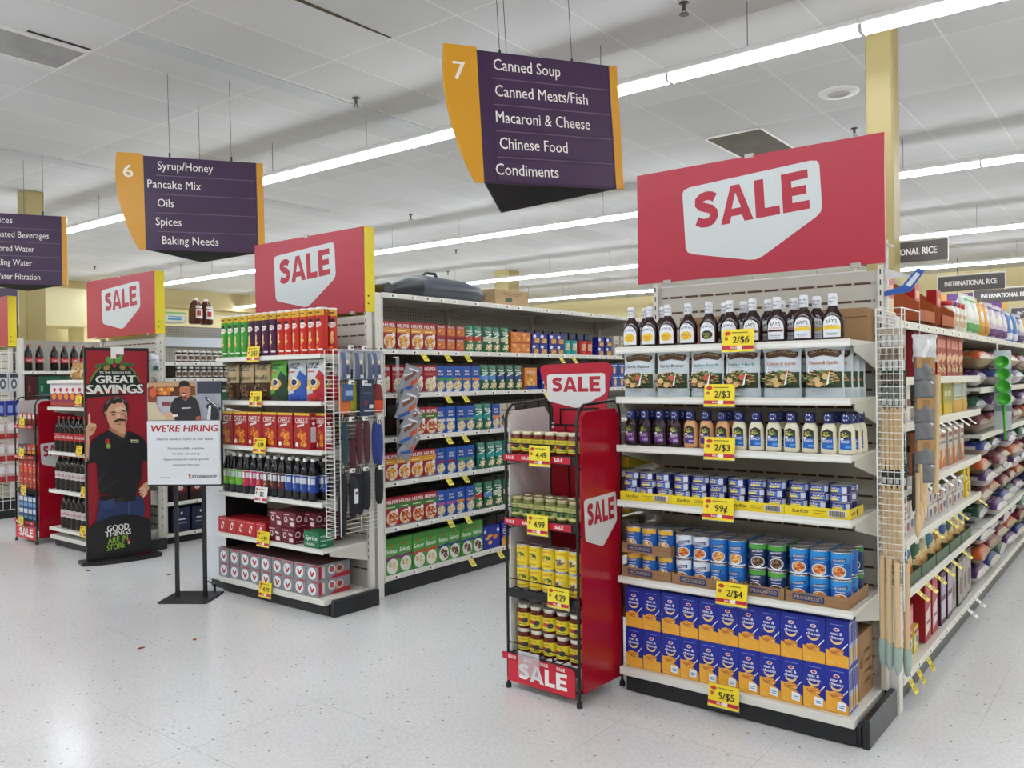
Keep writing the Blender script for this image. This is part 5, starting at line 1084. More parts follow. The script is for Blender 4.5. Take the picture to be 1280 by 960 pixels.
for i, (x, y, c) in enumerate(((-7.18, 4.40, '5a2a18'), (-7.22, 4.535, '5a2a18'))):
    place('jug', bottle('juice_jug', [(.05, 0), (.062, .01), (.062, .14), (.055, .18), (.03, .215), (.018, .225)], 1, c, [(.02, .222), (.02, .243), (0, .245)], 'eceae6', [('r', 0, 0, 1, 1, 'e4e0dc'), ('r', .1, .2, .6, .6, 'b0322a')], (.05, .17), 1.4, None, 16), (x, y, 2.002), HR+.2, f'brown bottle with white cap on top of the shelf, {("left", "right")[i]} one', 'bottle', 'bottles on top of the shelving')
t = thing('tissue_pack', 'pale blue and green paper pack on top of the shelving beside brown bottles', 'pack', (-7.22, 4.16, 2.002), HR)
m = MB().box(-.12, .12, -.08, .08, 0, .10, M('dfe6d4', .4), .01); A = art_plane(m, (-.12, -.0803, 0), (.24, 0, 0), (0, 0, .1)); A.r(.0, .8, 1, .98, '8fbf6a'); A.r(.25, .25, .8, .4, '3a8ad0'); A.r(.25, .5, .8, .6, '6ab0e0'); m.build('pack', t)

# ================================================================== RIGHT-HAND AISLE
AR = 'in the right-hand aisle'
def rowr(key, bld, ys, z, lb, lev, grp, n2=1, dz=0, xf=-.955, cat='box'):
    for i, y in enumerate(ys):
        for l in range(n2):
            place(key, bld(), (xf-rnd.uniform(0, .01), y, z+dz*l), HR+rnd.uniform(-.03, .03), f'{lb}, {ORD[i]} from near end' + (f', {("lower", "upper")[l]} layer' if n2 > 1 else '') + f', {lev}, right-hand aisle', cat, grp)
rowr('rr1', lambda: carton('pudding_box', .115, .05, .218, '9a1f2a', [('p', [(0, .3), (1, .45), (1, .6), (0, .5)], 'e0b08a'), ('r', .1, .7, .9, .9, 'd9857a'), ('f', .5, .2, .4, .15, FOODS['rice'], 9, .3, 2)], None, '6a1620'), spread(4.35, 5.45, 10), 1.436, 'tall red carton', 'upper shelf', 'tall red cartons')
rowr('ry1', lambda: carton('flour_box', .12, .05, .178, 'c2a823', [('r', .05, .4, .95, .9, '9aa05a'), ('r', .2, .55, .8, .7, 'd9d4b0'), ('r', 0, 0, 1, .3, 'd9b82a')], None, '8a7a1c'), (4.83, 5.0, 5.12), 1.233, 'yellow and green carton', 'second shelf', 'yellow cartons')
rowr('ry2', lambda: carton('flour_box', .12, .05, .178, 'd9d2a8', [('r', .1, .55, .9, .9, 'a8c0c0'), ('r', 0, 0, 1, .4, 'd9a83a'), ('r', .1, .45, .9, .5, '6a8a9a')]), (5.26, 5.4, 5.54), 1.233, 'pale blue and yellow carton', 'second shelf', 'yellow cartons')
rowr('rs1', lambda: carton('small_carton', .10, .05, .06, 'd9d2c6', [('e', .5, .5, .3, .3, '9a2a24', 10)]), (4.45, 4.56), 1.233, 'small flat white carton', 'second shelf', 'small flat cartons')
rowr('rs2', lambda: carton('slim_carton', .07, .05, .17, 'e0dcd4', [('r', .1, .4, .9, .6, '8a2a2a')]), (4.2,), 1.233, 'slim white carton', 'second shelf', 'small flat cartons')
rowr('rt1', lambda: carton('grain_box', .115, .05, .21, 'b5693a', [('r', .1, .35, .9, .7, 'a8a49a'), ('r', .1, .8, .9, .9, 'd99a6a')], None, '7a4020'), (4.62, 4.5), .953, 'brown and grey carton', 'third shelf', 'tan cartons')
rowr('rt2', lambda: carton('grain_box', .115, .05, .21, 'c9bcae', [('r', .1, .75, .9, .85, '8a3a4a'), ('r', .1, .6, .9, .66, '4a5a7a'), ('r', 0, 0, 1, .45, 'c8703a'), ('p', [(.2, .1), (.8, .3), (.7, .5), (.3, .4)], 'd9c0a0')]), (4.8, 4.95, 5.1, 5.27, 5.45), .953, 'cream and orange carton', 'third shelf', 'tan cartons')
tea = lambda a, b_: carton('tea_box', .10, .07, .07, a, [('e', .5, .5, .28, .32, b_, 10), ('r', .05, .1, .95, .2, 'c9c2ba'), ('r', .1, .75, .6, .88, 'e0dcd6')], None, '6a5a50')
for q, (a, b_, nm) in enumerate((('c9b8b0', '9a3a3a', 'red'), ('d0ccc4', '3a5a9a', 'blue'), ('cfc4b4', '7a5a4a', 'brown'))):
    rowr('tea%d' % q, lambda: tea(a, b_), [4.08+.12*q+.36*k for k in range(4)], .728, f'small pale box with {nm} spot', 'fourth shelf', 'small pale boxes', 2, .072)
rowr('yel', lambda: carton('yellow_pack', .16, .07, .09, 'e4c41f', [('f', .5, .5, .4, .4, ['8a7a18', 'f0dc6a', '3a3a18'], 8, .3, 3)]), (5.55,), .728, 'bright yellow pack', 'fourth shelf', 'small pale boxes', 2, .092)
bg = lambda c: pouch('grain_pouch', .138, .06, .19, c, [('p', [(0, 0), (1, 0), (1, .45), (.5, .6), (0, .4)], 'd9c490'), ('f', .5, .25, .4, .2, FOODS['pasta'], 10, .3, 4), ('r', .2, .75, .8, .85, 'dfe8e4')], 0, .05, .5)
for q, (c, nm) in enumerate((('b0622a', 'orange'), ('2456a0', 'blue'), ('1c5a3a', 'green'), ('b8a88a', 'tan'), ('1f6a8a', 'teal'))):
    rowr('gp%d' % q, lambda: bg(c), [4.1+.32*(n//2)+(-.075, .075)[n % 2] for n in (q, q+5)], .502, f'{nm} grain pouch in a green tray', 'fifth shelf', 'grain pouches', cat='pouch')
for i in range(5):
    place('gtray', lambda: MB().box(-.15, .15, -.002, 0, 0, .055, M('4a5f48', .5)).box(-.15, .15, 0, .12, 0, .002, M('4a5f48', .5)).box(-.15, -.148, 0, .12, .002, .055, M('4a5f48', .5)).box(.148, .15, 0, .12, .002, .055, M('4a5f48', .5)).build('display_tray'), (-.906, 4.1+.32*i, .4985), HR, f'dark green pouch tray, {ORD[i]} from the near end, fifth shelf, right-hand aisle', 'tray', 'green pouch trays')
rowr('rd1', lambda: carton('sugar_box', .11, .06, .12, 'c23a4a', [('r', .1, .3, .9, .8, 'd98a94'), ('e', .3, .5, .14, .2, '4a4a8a', 10)], None, 'b0303e'), (4.02, 4.15), .265, 'small red carton on a yellow one', 'lowest shelf', 'red cartons')
rowr('rd2', lambda: carton('rice_carton', .11, .06, .12, 'd9c23a', [('p', [(0, .1), (1, .4), (1, .75), (0, .45)], 'f0e8d0'), ('r', .1, .75, .9, .9, 'b0303e'), ('e', .6, .5, .2, .14, '3a8ab0', 10)]), (4.02, 4.15, 4.28), .142, 'yellow and red carton', 'lowest shelf', 'red cartons')
rowr('rd3', lambda: carton('grits_box', .13, .07, .28, 'a81a28', [('p', [(.1, .1), (.9, .2), (.9, .6), (.1, .5)], 'e0d4cc'), ('r', .1, .7, .9, .92, 'c8606a'), ('r', .2, .3, .8, .36, '8a5a5a')], None, '8a1420'), (4.50, 4.66), .142, 'tall bright red carton', 'lowest shelf', 'red cartons')
rowr('rd4', lambda: carton('cereal_box', .13, .07, .27, '4a1a3a', [('r', .08, .1, .92, .45, 'c9c0cc'), ('r', .08, .55, .92, .9, 'b0a4b8')], None, '38142c'), (4.85, 5.0), .142, 'purple carton', 'lowest shelf', 'dark cartons')
rowr('rd5', lambda: carton('cereal_box', .13, .07, .27, '2a1e1a', [('r', .06, .05, .94, .9, 'a8a29a'), ('e', .5, .4, .25, .2, '6a5a50', 12)], None, '1c1412'), (5.15, 5.3, 5.45, 5.6), .142, 'black and grey carton', 'lowest shelf', 'dark cartons')
# top of the run
for i, y in enumerate((4.28, 4.78)):
    t = thing('display_carton', f'orange-brown shelf carton with sloped sides, {("nearer", "farther")[i]} one above the right-hand aisle', 'carton', (-1.08, y+.06, 1.702), 0, 'sloped shelf cartons')
    o2 = [(-.22, 0), (.16, 0), (.16, .09), (-.06, .235), (-.22, .25)]
    m = MB()
    for yy in (0, .34): m.prism(o2, yy, yy+.004, 1, KRAFT)
    m.box(-.22, -.216, 0, .344, 0, .25, KRAFT).box(-.22, .16, 0, .344, 0, .004, KRAFT).box(.156, .16, 0, .344, 0, .06, KRAFT); m.build('carton', t)
    place('rtp', carton('red_snack_box', .11, .05, .20, 'b0241f', [('r', .1, .1, .9, .5, 'd9bf8a'), ('r', .2, .6, .8, .8, 'e0a070')]), (-1.0, y+.28, 1.708), HR, f'red snack packet inside the {("nearer", "farther")[i]} sloped carton', 'packet', 'red packets in sloped cartons')
for i in range(2): place('rtp', None, (-.97, 3.92+.0*i, 1.682+.0*i) if i == 0 else (-1.06, 3.93, 1.682), HR, f'red and tan packet beside the post, {("front", "back")[i]} one', 'packet', 'packets beside the post')
wj = lambda cap, b_='d9d2c4': bottle('spice_jar_tall', [(.045, 0), (.05, .01), (.05, .13), (.038, .155)], 1, b_, [(.04, .152), (.042, .155), (.042, .18), (0, .182)], cap, [('r', .1, .2, .9, .9, 'c9a88a'), ('r', .2, .5, .8, .7, 'e9e2d6')], (.02, .12), 2.2, None, 16)
for i, (y, c) in enumerate(((5.25, 'b8242a'), (5.37, '2a3f7a'), (5.49, 'b8242a'), (5.605, 'b8242a'))):
    place('wj'+c, wj(c), (-.98, y, 1.682), HR, f'white canister with {"red" if c[0]=="b" else "blue"} cap, {ORD[i]} from near end, top shelf, right-hand aisle', 'canister', 'capped canisters')
for i, (y, c, d_, nm) in enumerate(((5.79, 'cfd8cc', '4a9a4a', 'white and green'), (5.98, 'cfd8cc', '4a9a4a', 'white and green'), (6.2, 'd9a02c', 'b07a1a', 'mustard'), (6.42, 'd9a02c', 'b07a1a', 'mustard'), (6.68, 'cdbfd0', '5a2a6a', 'white and purple'), (6.95, 'cdbfd0', '5a2a6a', 'white and purple'), (7.2, 'cdbfd0', '5a2a6a', 'white and purple'), (7.5, '4a7ac0', 'd9dce6', 'blue'), (7.8, '4a7ac0', 'd9dce6', 'blue'), (8.1, 'a8a4c0', '4a3a6a', 'grey'))):
    place('tb'+c, pouch('rice_sack', .2, .10, .26, c, [('r', .05, .1, .95, .3, d_), ('e', .5, .55, .28, .16, 'ece8e0', 14), ('r', .2, .82, .8, .9, d_)], 0, .06, 1), (-.98, y, 1.682), HR+rnd.uniform(-.2, .2), f'{nm} standing rice sack, {ORD[i]} from near end, top shelf, right-hand aisle', 'sack', 'standing rice sacks')
# lying rice bags
def lying(c1, c2, w_=.40, T=.102, h=.30):
    pb = pouch('rice_bag', w_, T, h, c1, [('r', .0, .05, 1, .2, c2), ('e', .5, .55, .36, .36, c2, 16), ('r', .06, .1, .16, .95, c2), ('r', .84, .1, .94, .95, c2), ('e', .5, .55, .26, .22, 'd4cdc2', 14), ('t', 'RICE', .5, .55, .16, c2, .3, .05), ('f', .5, .5, .5, .45, [c2, 'c9c2b8', '5a5048', '8a8078'], 26, .12, 3)], 0, .08, 2, .35)
    return pb
RC = [('b5a68e', '7a2232', 'cream and maroon'), ('bdb6ba', '4f2f62', 'white and purple'), ('a08460', 'c0561f', 'tan and orange'), ('b9b4aa', '2f3f80', 'white and blue'), ('8a715c', '6f1c28', 'brown and red'), ('a9a8ac', '2a5a3c', 'pale and green')]
cnt = 0
def ricebag(x, y, z, q, tilt, lb):
    c1, c2, nm = RC[q]
    o = place('rice%d' % q, lying(c1, c2), (x, y, z), 0, f'{nm} lying rice bag, {lb}', 'rice bag', 'lying rice bags'); o.rotation_euler = (-PI/2+tilt[0], tilt[1], tilt[2])
    return o
LV = {1.361: 'highest bag shelf', 1.071: 'second bag shelf', .801: 'third bag shelf', .501: 'fourth bag shelf', .142: 'lowest bag shelf'}
for z, nl, ys in ((1.361, 2, spread(5.98, 9.4, 9)), (1.071, 2, spread(5.98, 9.4, 9)), (.801, 2, spread(6.0, 9.4, 9)), (.501, 3, spread(6.0, 9.4, 9)), (.142, 3, spread(5.95, 9.4, 9))):
    for i, y in enumerate(ys):
        for l in range(nl):
            q = (i*2+l+int(z*10)) % 6
            ricebag(-.875+rnd.uniform(-.03, .03), y+rnd.uniform(-.02, .02), z+.064+.116*l, q, (rnd.uniform(-.015, .015), rnd.uniform(-.015, .015), HR+rnd.uniform(-.06, .06)), f'{ORD[i]} pile from near end, {("bottom", "middle", "top")[l] if nl > 2 else ("lower", "upper")[l]} layer, {LV[z]}')
# the green spoon strip
t = thing('utensil_strip', 'white card strip of green plastic spoons hanging on the right-hand shelving', 'clip strip', (-.845, 6.35, 1.08), 0)
MB().box(-.05, .05, .0, .002, 0, .52, M('cfd6da', .4)).box(-.05, .05, -.001, 0, .36, .40, M('8aa0a8', .4)).box(-.05, .05, -.001, 0, .24, .28, M('8aa0a8', .4)).box(-.05, .05, -.001, 0, .12, .16, M('8aa0a8', .4)).build('card', t)
MB().tube([(-.03, .001, .52), (-.03, .001, .575), (-.055, .001, .585)], .006, WIREW).build('hook', t)
t0 = t
GS = M('3fae2a', .3)
def spoon():
    t = thing('plastic_spoon'); t.scale = (1.1, 1.1, 1.1); MB().lathe([(.006, 0), (.022, .004), (.034, .016), (.038, .032), (.034, .031), (.026, .014), (.0, .008)], GS, 18, cap=False).xf(Matrix.Rotation(PI/2*.9, 4, 'X')).build('bowl', t)
    MB().tube([(0, -.018, -.034), (0, -.02, -.1), (.004, -.014, -.24)], [.006, .005, .008], GS, 8).build('handle', t); return t
for i, z in enumerate((1.54, 1.46, 1.38, 1.30)): place('spoon', spoon, (-.842+.005*i, 6.33-.014*i, z-.02), 0, f'bright green plastic spoon, {ORD[i]} from top of the hanging strip', 'spoon', 'green plastic spoons')

# ================================================================== WIRE SIDE WINGS
def wing(lb, loc, z0, z1, depth, yb, prongs):
    """white wire wing: narrow front grid in the x plane plus a long side grid back to the post."""
    t = thing('wire_wing', lb, 'wire rack', loc, 0, 'white wire side wings')
    n = int((z1-z0)/.0255)
    m = MB()
    for k in range(n+1):
        z = z0+(z1-z0)*k/n; m.rod((-depth, 0, z), (0, 0, z), .0022, WIREW, 4)
    for x in (-depth, 0): m.rod((x, 0, z0), (x, 0, z1), .0035, WIREW, 6)
    m.build('front_grid', t)
    m = MB()
    for k in range(n+1):
        z = z0+(z1-z0)*k/n; m.rod((-depth, .0, z), (-depth, yb, z), .0022, WIREW, 4)
    for q in range(4): m.rod((-depth, yb*q/3, z0), (-depth, yb*q/3, z1), .003, WIREW, 5)
    m.build('side_grid', t)
    m = MB()
    for z in ((z0+2*z1)/3, z1): m.rod((0, 0, z), (0, yb, z), .003, WIREW, 5)
    for k in range(n+1):
        z = z0+(z1-z0)*k/n
        if prongs: m.rod((0, 0, z), (0, .045, z), .0018, WIREW, 4)
    for y, za in ((.045, z0), (yb, z1-.42)): m.rod((0, y, za), (0, y, z1), .0025, WIREW, 4)
    m.build('outer_rails', t)
    return t
wing('white wire wing with brooms and spoons at the right end of the right endcap', (-.805, 3.50, 0), .53, 1.71, .095, .30, True)
wing('white wire wing with gloves and umbrellas at the right end of the left endcap', (-3.955, 3.33, 0), .50, 1.64, .08, .42, False)
def hook_tag(x, y, z, i, where, rz=HR):
    def b():
        t = thing('peg_hook'); MB().rod((0, .10, 0), (0, -.015, 0), .0025, CHROME).build('prong', t); m = MB().box(-.022, .022, -.018, -.0165, -.012, .014, M('eeeeea', .4)); A = art_plane(m, (-.022, -.0183, -.012), (.044, 0, 0), (0, 0, .026)); A.r(.5, .2, .9, .6, '55524c'); m.build('price_flag', t); return t
    place('peg', b, (x, y, z), rz, f'peg hook with white flag, {ORD[i]} {where}', 'hook', 'peg hooks with price flags')
BW = 'of the left endcap wing'
for r_, (z, rn) in enumerate(((1.655, 'top row'), (1.44, 'second row'), (1.215, 'third row'), (.90, 'fourth row'))):
    for i, y in enumerate((3.45, 3.56, 3.69)): hook_tag(-3.95, y, z, i, f'from left, {rn} {BW}')
gl = pouch('packaged_brush', .085, .03, .19, 'aab0bc', [('r', .12, .05, .5, .9, '5d6684'), ('e', .65, .6, .14, .06, 'e9dfae', 10), ('r', .55, .06, .9, .16, 'eeeeec'), ('r', .5, .2, .8, .5, '3a4468')], 0, .12, 0, .2)
for i, y in enumerate((3.45, 3.56, 3.66, 3.71)): place('gl', gl, (-3.99, y, 1.455), HR+rnd.uniform(-.2, .2), f'clear pack with a blue-grey tool, {ORD[i]} from left, top row {BW}', 'pack', 'clear packs on the left wing')
def hang(name, prof, col, col2=None, zb=0, sy=.5):
    def b():
        t = thing(name); MB().lathe(prof, M(col, .7), 12, sy).build('body', t)
        if col2: MB().lathe([(r*1.03, z) for r, z in prof[:max(2, len(prof)//2)]], M(col2, .7), 12, sy).build('cuff', t)
        zt = prof[-1][1]; MB().tube([(-.012, 0, zt-.005), (-.008, 0, zt+.03), (.008, 0, zt+.03), (.012, 0, zt-.005)], .003, M('2a2a2e', .6), 5).build('loop', t); return t
    return b
gv = [(.03, 0), (.042, .02), (.045, .08), (.04, .13), (.03, .17), (.02, .185)]
for i, (y, c, c2, nm) in enumerate(((3.44, 'd9743a', 'd9743a', 'orange'), (3.715, '7a2420', 'd9502e', 'red and orange'))):
    place('gv'+c, hang('oven_glove', gv, c, c2), (-3.985, y, 1.245), HR, f'{nm} glove hanging on the left endcap wing', 'glove')
for i, (y, c, lb) in enumerate(((3.50, 'a8a424', 'olive-yellow folded pack hanging on the left endcap wing'),)):
    place('olp', carton('folded_cloth', .055, .03, .20, c, [('r', .1, .05, .9, .1, '6f6c18')]), (-3.985, y, 1.25), HR+.1, lb, 'pack')
place('nav', carton('folder_pack', .14, .035, .23, '23304c', [('r', .15, .82, .8, .88, 'd9dce0'), ('r', .3, .3, .5, .42, '9a2a34'), ('r', .62, .2, .9, .3, 'e9e9e6'), ('r', .2, .6, .8, .64, '4a5a80')]), (-3.975, 3.60, 1.23), HR+.15, 'navy blue carded pack hanging on the left endcap wing', 'pack')
place('bls', carton('scrubber_pack', .07, .03, .10, '3a5a86', [('r', .1, .3, .9, .6, '9ab4d4')]), (-3.945, 3.43, 1.33), HR, 'small blue pack in front of the orange glove', 'pack')
um = [(.012, 0), (.02, .03), (.026, .10), (.026, .20), (.02, .255), (.01, .27)]
for i, (y, c, nm, z) in enumerate(((3.44, '24404a', 'dark teal', .93), (3.50, '4a1a24', 'maroon', .82), (3.555, '5a2430', 'maroon', .93), (3.62, '5a2838', 'maroon', .93), (3.69, '22357a', 'blue', .92), (3.73, '2a3f8a', 'blue', .90))):
    place('um'+c, hang('folded_umbrella', um, c), (-3.985, y, z), HR, f'{nm} folded umbrella, {ORD[i]} from left, third row {BW}', 'umbrella', 'umbrellas on the left wing')
for i, (y, z) in enumerate(((3.42, .62), (3.49, .60), (3.555, .61), (3.60, .64), (3.72, .66), (3.40, .50))):
    place('umk', hang('folded_umbrella', [(.016, 0), (.03, .03), (.033, .1), (.033, .2), (.028, .245), (.012, .26)], '1b1d24'), (-3.985+.012*(i % 2), y, z), HR, f'black folded umbrella, {ORD[i]} from left, lowest row {BW}', 'umbrella', 'umbrellas on the left wing')
place('wtag', carton('swing_tag', .03, .003, .09, 'e9e9e6', [('r', .2, .6, .8, .8, '55524c')]), (-3.91, 3.46, .70), HR, 'white swing tag hanging in front of the black umbrellas', 'tag')
# spoons, dowels and broom handles on the right wing
def dowel(L, r=.007):
    def b(): return MB().rod((0, 0, 0), (0, 0, L), r, WOOD, 10).build('wooden_dowel')
    return b
RWG = 'in the right wire wing'
for i in range(5): place('dow', dowel(.245), (-.885+.016*i, 3.53, 1.075), 0, f'pale wooden dowel, {ORD[i]} from left, middle bundle {RWG}', 'dowel', 'wooden dowels')
for i in range(4): place('dow2', dowel(.30, .0085), (-.885+.021*i, 3.53, .715), 0, f'pale wooden rod, {ORD[i]} from left, lower bundle {RWG}', 'dowel', 'wooden dowels')
for i, (z, n, c) in enumerate(((1.50, 4, 'b0a090'), (1.40, 4, '2f4a3e'))):
    for q in range(n): place('pk'+c, pouch('clear_pack', .020, .012, .13, c, [('r', .2, .1, .8, .4, '6f5a4a'), ('r', .1, .5, .9, .8, 'c9ccc8')], 0, .1, 0, .1), (-.88+.024*q, 3.53, z), 0, f'small clear packaged utensil, {ORD[q]} from left, {("upper", "second")[i]} row {RWG}', 'pack', 'small packs in the right wing')
for r_, (z, c) in enumerate(((1.0, '3a3e40'), (1.31, '6a7070'), (.62, '8a908c'))):
    for q in range(4): place('pl'+c, pouch('clear_pack', .020, .012, .10, c, [('r', .15, .2, .85, .45, 'c4c8c6')], 0, .1, 0, .1), (-.88+.024*q, 3.53, z), 0, f'small dark clear-wrapped utensil, {ORD[q]} from left, {("lower", "third", "lowest")[r_]} row {RWG}', 'pack', 'small packs in the right wing')
def broom():
    t = thing('wrapped_handle'); MB().rod((0, 0, .06), (0, 0, .42), .0112, WOOD, 12).build('handle', t)
    MB().lathe([(.004, -.02), (.012, 0), (.0165, .04), (.0155, .09)], M('a4b8ad', .25), 10).build('wrapped_tip', t); return t
for i, (x, y) in enumerate(((-.885, 3.50), (-.857, 3.49), (-.826, 3.48), (-.800, 3.52))): place('broom', broom, (x, y, .32-.01*i), 0, f'wooden handle with green wrapped tip, {ORD[i]} from left below the right wire wing', 'handle', 'wooden handles')
def wspoon():
    t = thing('wooden_spoon'); MB().rod((0, 0, .10), (0, 0, .26), .008, WOOD, 10).build('handle', t)
    MB().lathe([(.004, 0), (.02, .015), (.026, .045), (.022, .08), (.008, .115)], WOOD, 14, .4).build('bowl', t); return t
for i, (y, z, rx) in enumerate(((3.60, .80, 0), (3.65, .83, 0), (3.70, .86, 0), (3.74, .90, .0))): place('wsp', wspoon, (-.775, y, z), HR, f'wooden spoon hanging head down, {ORD[i]} from left beside the wire wing', 'spoon', 'wooden spoons')
for i in range(2): place('dow3', dowel(.50, .009), (-.765, 3.86+.03*i, .95), 0, f'long slanted wooden stick beside the spoons, {("left", "right")[i]} one', 'stick', 'slanted sticks', tilt=(.0, .0, .0)).rotation_euler = (-.12, 0, 0)
for i, z in enumerate((1.03, 1.10, 1.20, 1.27, 1.37, 1.44)):
    place('gry', pouch('grey_pack', .09, .03, .10, '74777c', [('p', [(.5, .9), (.95, .7), (.9, .6), (.6, .8)], 'c9ccd0'), ('r', 0, 0, 1, .06, '55585e')], 0, .12, 1, .2), (-.77, 3.70, z-.02), HR*.55, f'dark grey bagged utensil pack, {ORD[i]} from bottom beside the wire wing', 'pack', 'grey hanging packs')
for i, z in enumerate((1.165, 1.335, 1.5)):
    place('ktag', carton('kraft_band', .085, .02, .045, 'b08a5c', [('r', .3, .2, .7, .8, '9a7448')]), (-.768, 3.70, z-.025), HR*.55, f'brown card header of the grey packs, {ORD[i]} from bottom', 'card', 'brown card headers')
place('cbag', pouch('clear_bag', .12, .05, .11, 'd0d2d2', [('p', [(.2, .2), (.5, .9), (.6, .8), (.35, .15)], 'f0f2f2'), ('p', [(.6, .3), (.8, .7), (.85, .6)], 'a8acae')], 0, .1, 2, .1), (-.77, 3.72, 1.50), HR*.6, 'crinkled clear bag at the top of the grey hanging packs', 'bag')
for i, y in enumerate((3.92, 3.98, 4.05)): place('blk', hang('tongs', [(.01, 0), (.016, .03), (.012, .12), (.008, .2), (.012, .22)], '3a3430'), (-.86, y, .86), HR, f'dark kitchen tool hanging by the tan cartons, {ORD[i]} from left', 'utensil', 'hanging kitchen tools')
t = thing('card_holder', 'white and blue plastic card holder arm clipped to the post by the column', 'card holder', (-.93, 3.78, 1.80), 0)
m = MB(); m.tube([(0, 0, -.1), (0, 0, .22)], .010, M('dcdcd8', .3), 8).tube([(0, 0, .20), (.03, -.01, .19)], .006, M('dcdcd8', .3)); m.build('post_clip', t)
MB().grid(lambda u, v: (.0+.11*u, -.02-.01*math.sin(PI*u), .075-.02*u+(.05*(1-u))*(v-.5)), 6, 4, M('cfcfca', .25)).build('arm', t)
m = MB().prism([(-.0, .0), (.07, .018), (.13, .09), (.155, .075), (.10, -.008), (.0, -.02)], -.03, -.02, 1, M('2a5aa8', .3)); m.prism([(.085, .022), (.125, .07), (.14, .06), (.10, .01)], -.0315, -.03, 1, M('cfd6de', .3)); m.build('blue_card', t)

# ================================================================== STANDEE
def standee():
    L = Vector((-6.87, 3.215, 0)); Rr = Vector((-6.76, 3.70, 0)); U = (Rr-L); W = U.length; ang = math.atan2(U.y, U.x); H = 1.745
    t = thing('cardboard_standee', 'tall red holiday savings standee showing a man in a black polo shirt', 'standee', (L+Rr)/2, ang)
    b = MB(); b.prism([(-W/2-.05, -.10), (-W/2+.08, -.15), (0, -.165), (W/2-.08, -.15), (W/2+.06, -.10), (W/2+.06, .06), (-W/2-.05, .06)], 0, .028, 2, M('1a1a1d', .4)); b.build('base_plate', t)
    m = MB().box(-W/2, W/2, -.02, .02, .028, H, M('131316', .4), .004)
    A = art_plane(m, (-W/2, -.0203, .028), (W, 0, 0), (0, 0, H-.028), .0003)
    def q(px, py):
        f = (py-433)/(700-433); xl = 104+5*f; xr = 184+7.5*f; return ((px-xl)/(xr-xl), 1-f)
    z3 = lambda *P: [q(95+x/6.4, 425+y/6.4) for x, y in P]; z4 = lambda *P: [q(95+x/6.4, 570+y/6.4) for x, y in P]
    A.r(.03, .0, .97, .985, '9c1728')
    # wreath emblem
    A.p(z3((100, 400), (105, 330), (150, 250), (200, 205), (300, 180), (400, 205), (455, 250), (495, 330), (500, 400)), '10231a')
    A.p(z3((108, 330), (150, 255), (190, 215), (180, 208), (140, 245), (100, 320)), '5d8a3c'); A.p(z3((490, 330), (450, 255), (410, 215), (420, 208), (460, 245), (498, 320)), '5d8a3c')
    A.p(z3((140, 215), (150, 190), (220, 175), (265, 185), (250, 205)), '2f6a34'); A.p(z3((460, 200), (440, 180), (360, 170), (330, 185), (350, 205)), '2f6a34')
    A.p(z3((220, 150), (240, 120), (262, 140), (285, 150), (280, 185), (245, 180)), '4fa046'); A.p(z3((300, 180), (300, 145), (325, 120), (360, 100), (355, 140), (335, 175)), '4fa046')
    A.p(z3((205, 215), (235, 190), (262, 205), (245, 232), (215, 235)), 'a8823a'); A.p(z3((330, 205), (355, 190), (385, 210), (372, 232), (345, 230)), 'a8823a'); A.e(*z3((293, 198))[0], .03, .008, 'c8242a', 10)
    A.t('TIS THE SEASON FOR', *z3((300, 253))[0], .011, 'e9e6da', .49, .04)
    for dx_, c, bo in ((0, '10231a', .12), (0, 'eceae2', .05)):
        A.t('GREAT', *z3((305, 308))[0], .036 if bo < .1 else .043, c, .62 if bo < .1 else .66, .09); A.t('SAVINGS', *z3((302, 388))[0], .043 if bo < .1 else .052, c, .88 if bo < .1 else .92, .10)
    A.p(z3((70, 420), (80, 455), (520, 430), (520, 425), (100, 432)), '10231a')
    SK, SK2, SH_ = 'd9a684', 'b87e5e', 'eac3a4'
    # raised arm and hand
    A.p(z3((74, 750), (98, 752), (104, 830), (100, 965), (72, 965)), SK); A.p(z3((70, 700), (90, 665), (112, 655), (150, 668), (156, 690), (140, 735), (118, 758), (76, 765)), SK)
    A.p(z3((92, 672), (92, 590), (98, 578), (106, 592), (110, 668)), SH_)
    for x in (116, 130, 143): A.e(*z3((x, 680))[0], .022, .010, SK2, 9); A.e(*z3((x+1, 678))[0], .017, .008, SH_, 9)
    A.p(z3((84, 715), (120, 700), (146, 712), (130, 722)), SK2)
    # neck, face
    A.p(z3((262, 660), (388, 650), (392, 740), (372, 790), (330, 770), (250, 722)), SK2); A.p(z3((285, 690), (385, 690), (380, 765), (340, 760)), SK)
    A.p(z3((214, 605), (204, 560), (212, 515), (232, 480), (270, 455), (320, 446), (368, 464), (398, 498), (410, 545), (404, 606), (390, 560), (300, 520), (245, 560), (234, 622)), '2a2422')
    A.p(z3((230, 592), (236, 560), (250, 530), (272, 505), (296, 512), (318, 498), (340, 504), (362, 498), (382, 530), (396, 590), (398, 640), (390, 680), (362, 712), (322, 722), (284, 712), (256, 682), (240, 640)), SK)
    A.p(z3((300, 540), (350, 532), (378, 548), (372, 570), (305, 575)), SH_); A.p(z3((372, 600), (394, 600), (392, 675), (370, 705), (380, 650)), SK2)
    A.p(z3((222, 600), (214, 575), (226, 565), (238, 600), (240, 632), (228, 628)), SK2)
    for P in (((225, 490), (270, 458), (262, 480), (232, 520)), ((290, 452), (340, 448), (330, 468), (280, 478)), ((350, 462), (392, 495), (375, 500), (345, 480))): A.p(z3(*P), '6a605a')
    A.p(z3((255, 584), (278, 570), (306, 574), (306, 582), (278, 580)), '221a18'); A.p(z3((338, 570), (366, 562), (388, 572), (386, 578), (364, 571)), '221a18')
    A.p(z3((268, 600), (284, 594), (302, 600), (284, 604)), '2a1e1a'); A.p(z3((346, 592), (362, 587), (382, 592), (364, 597)), '2a1e1a')
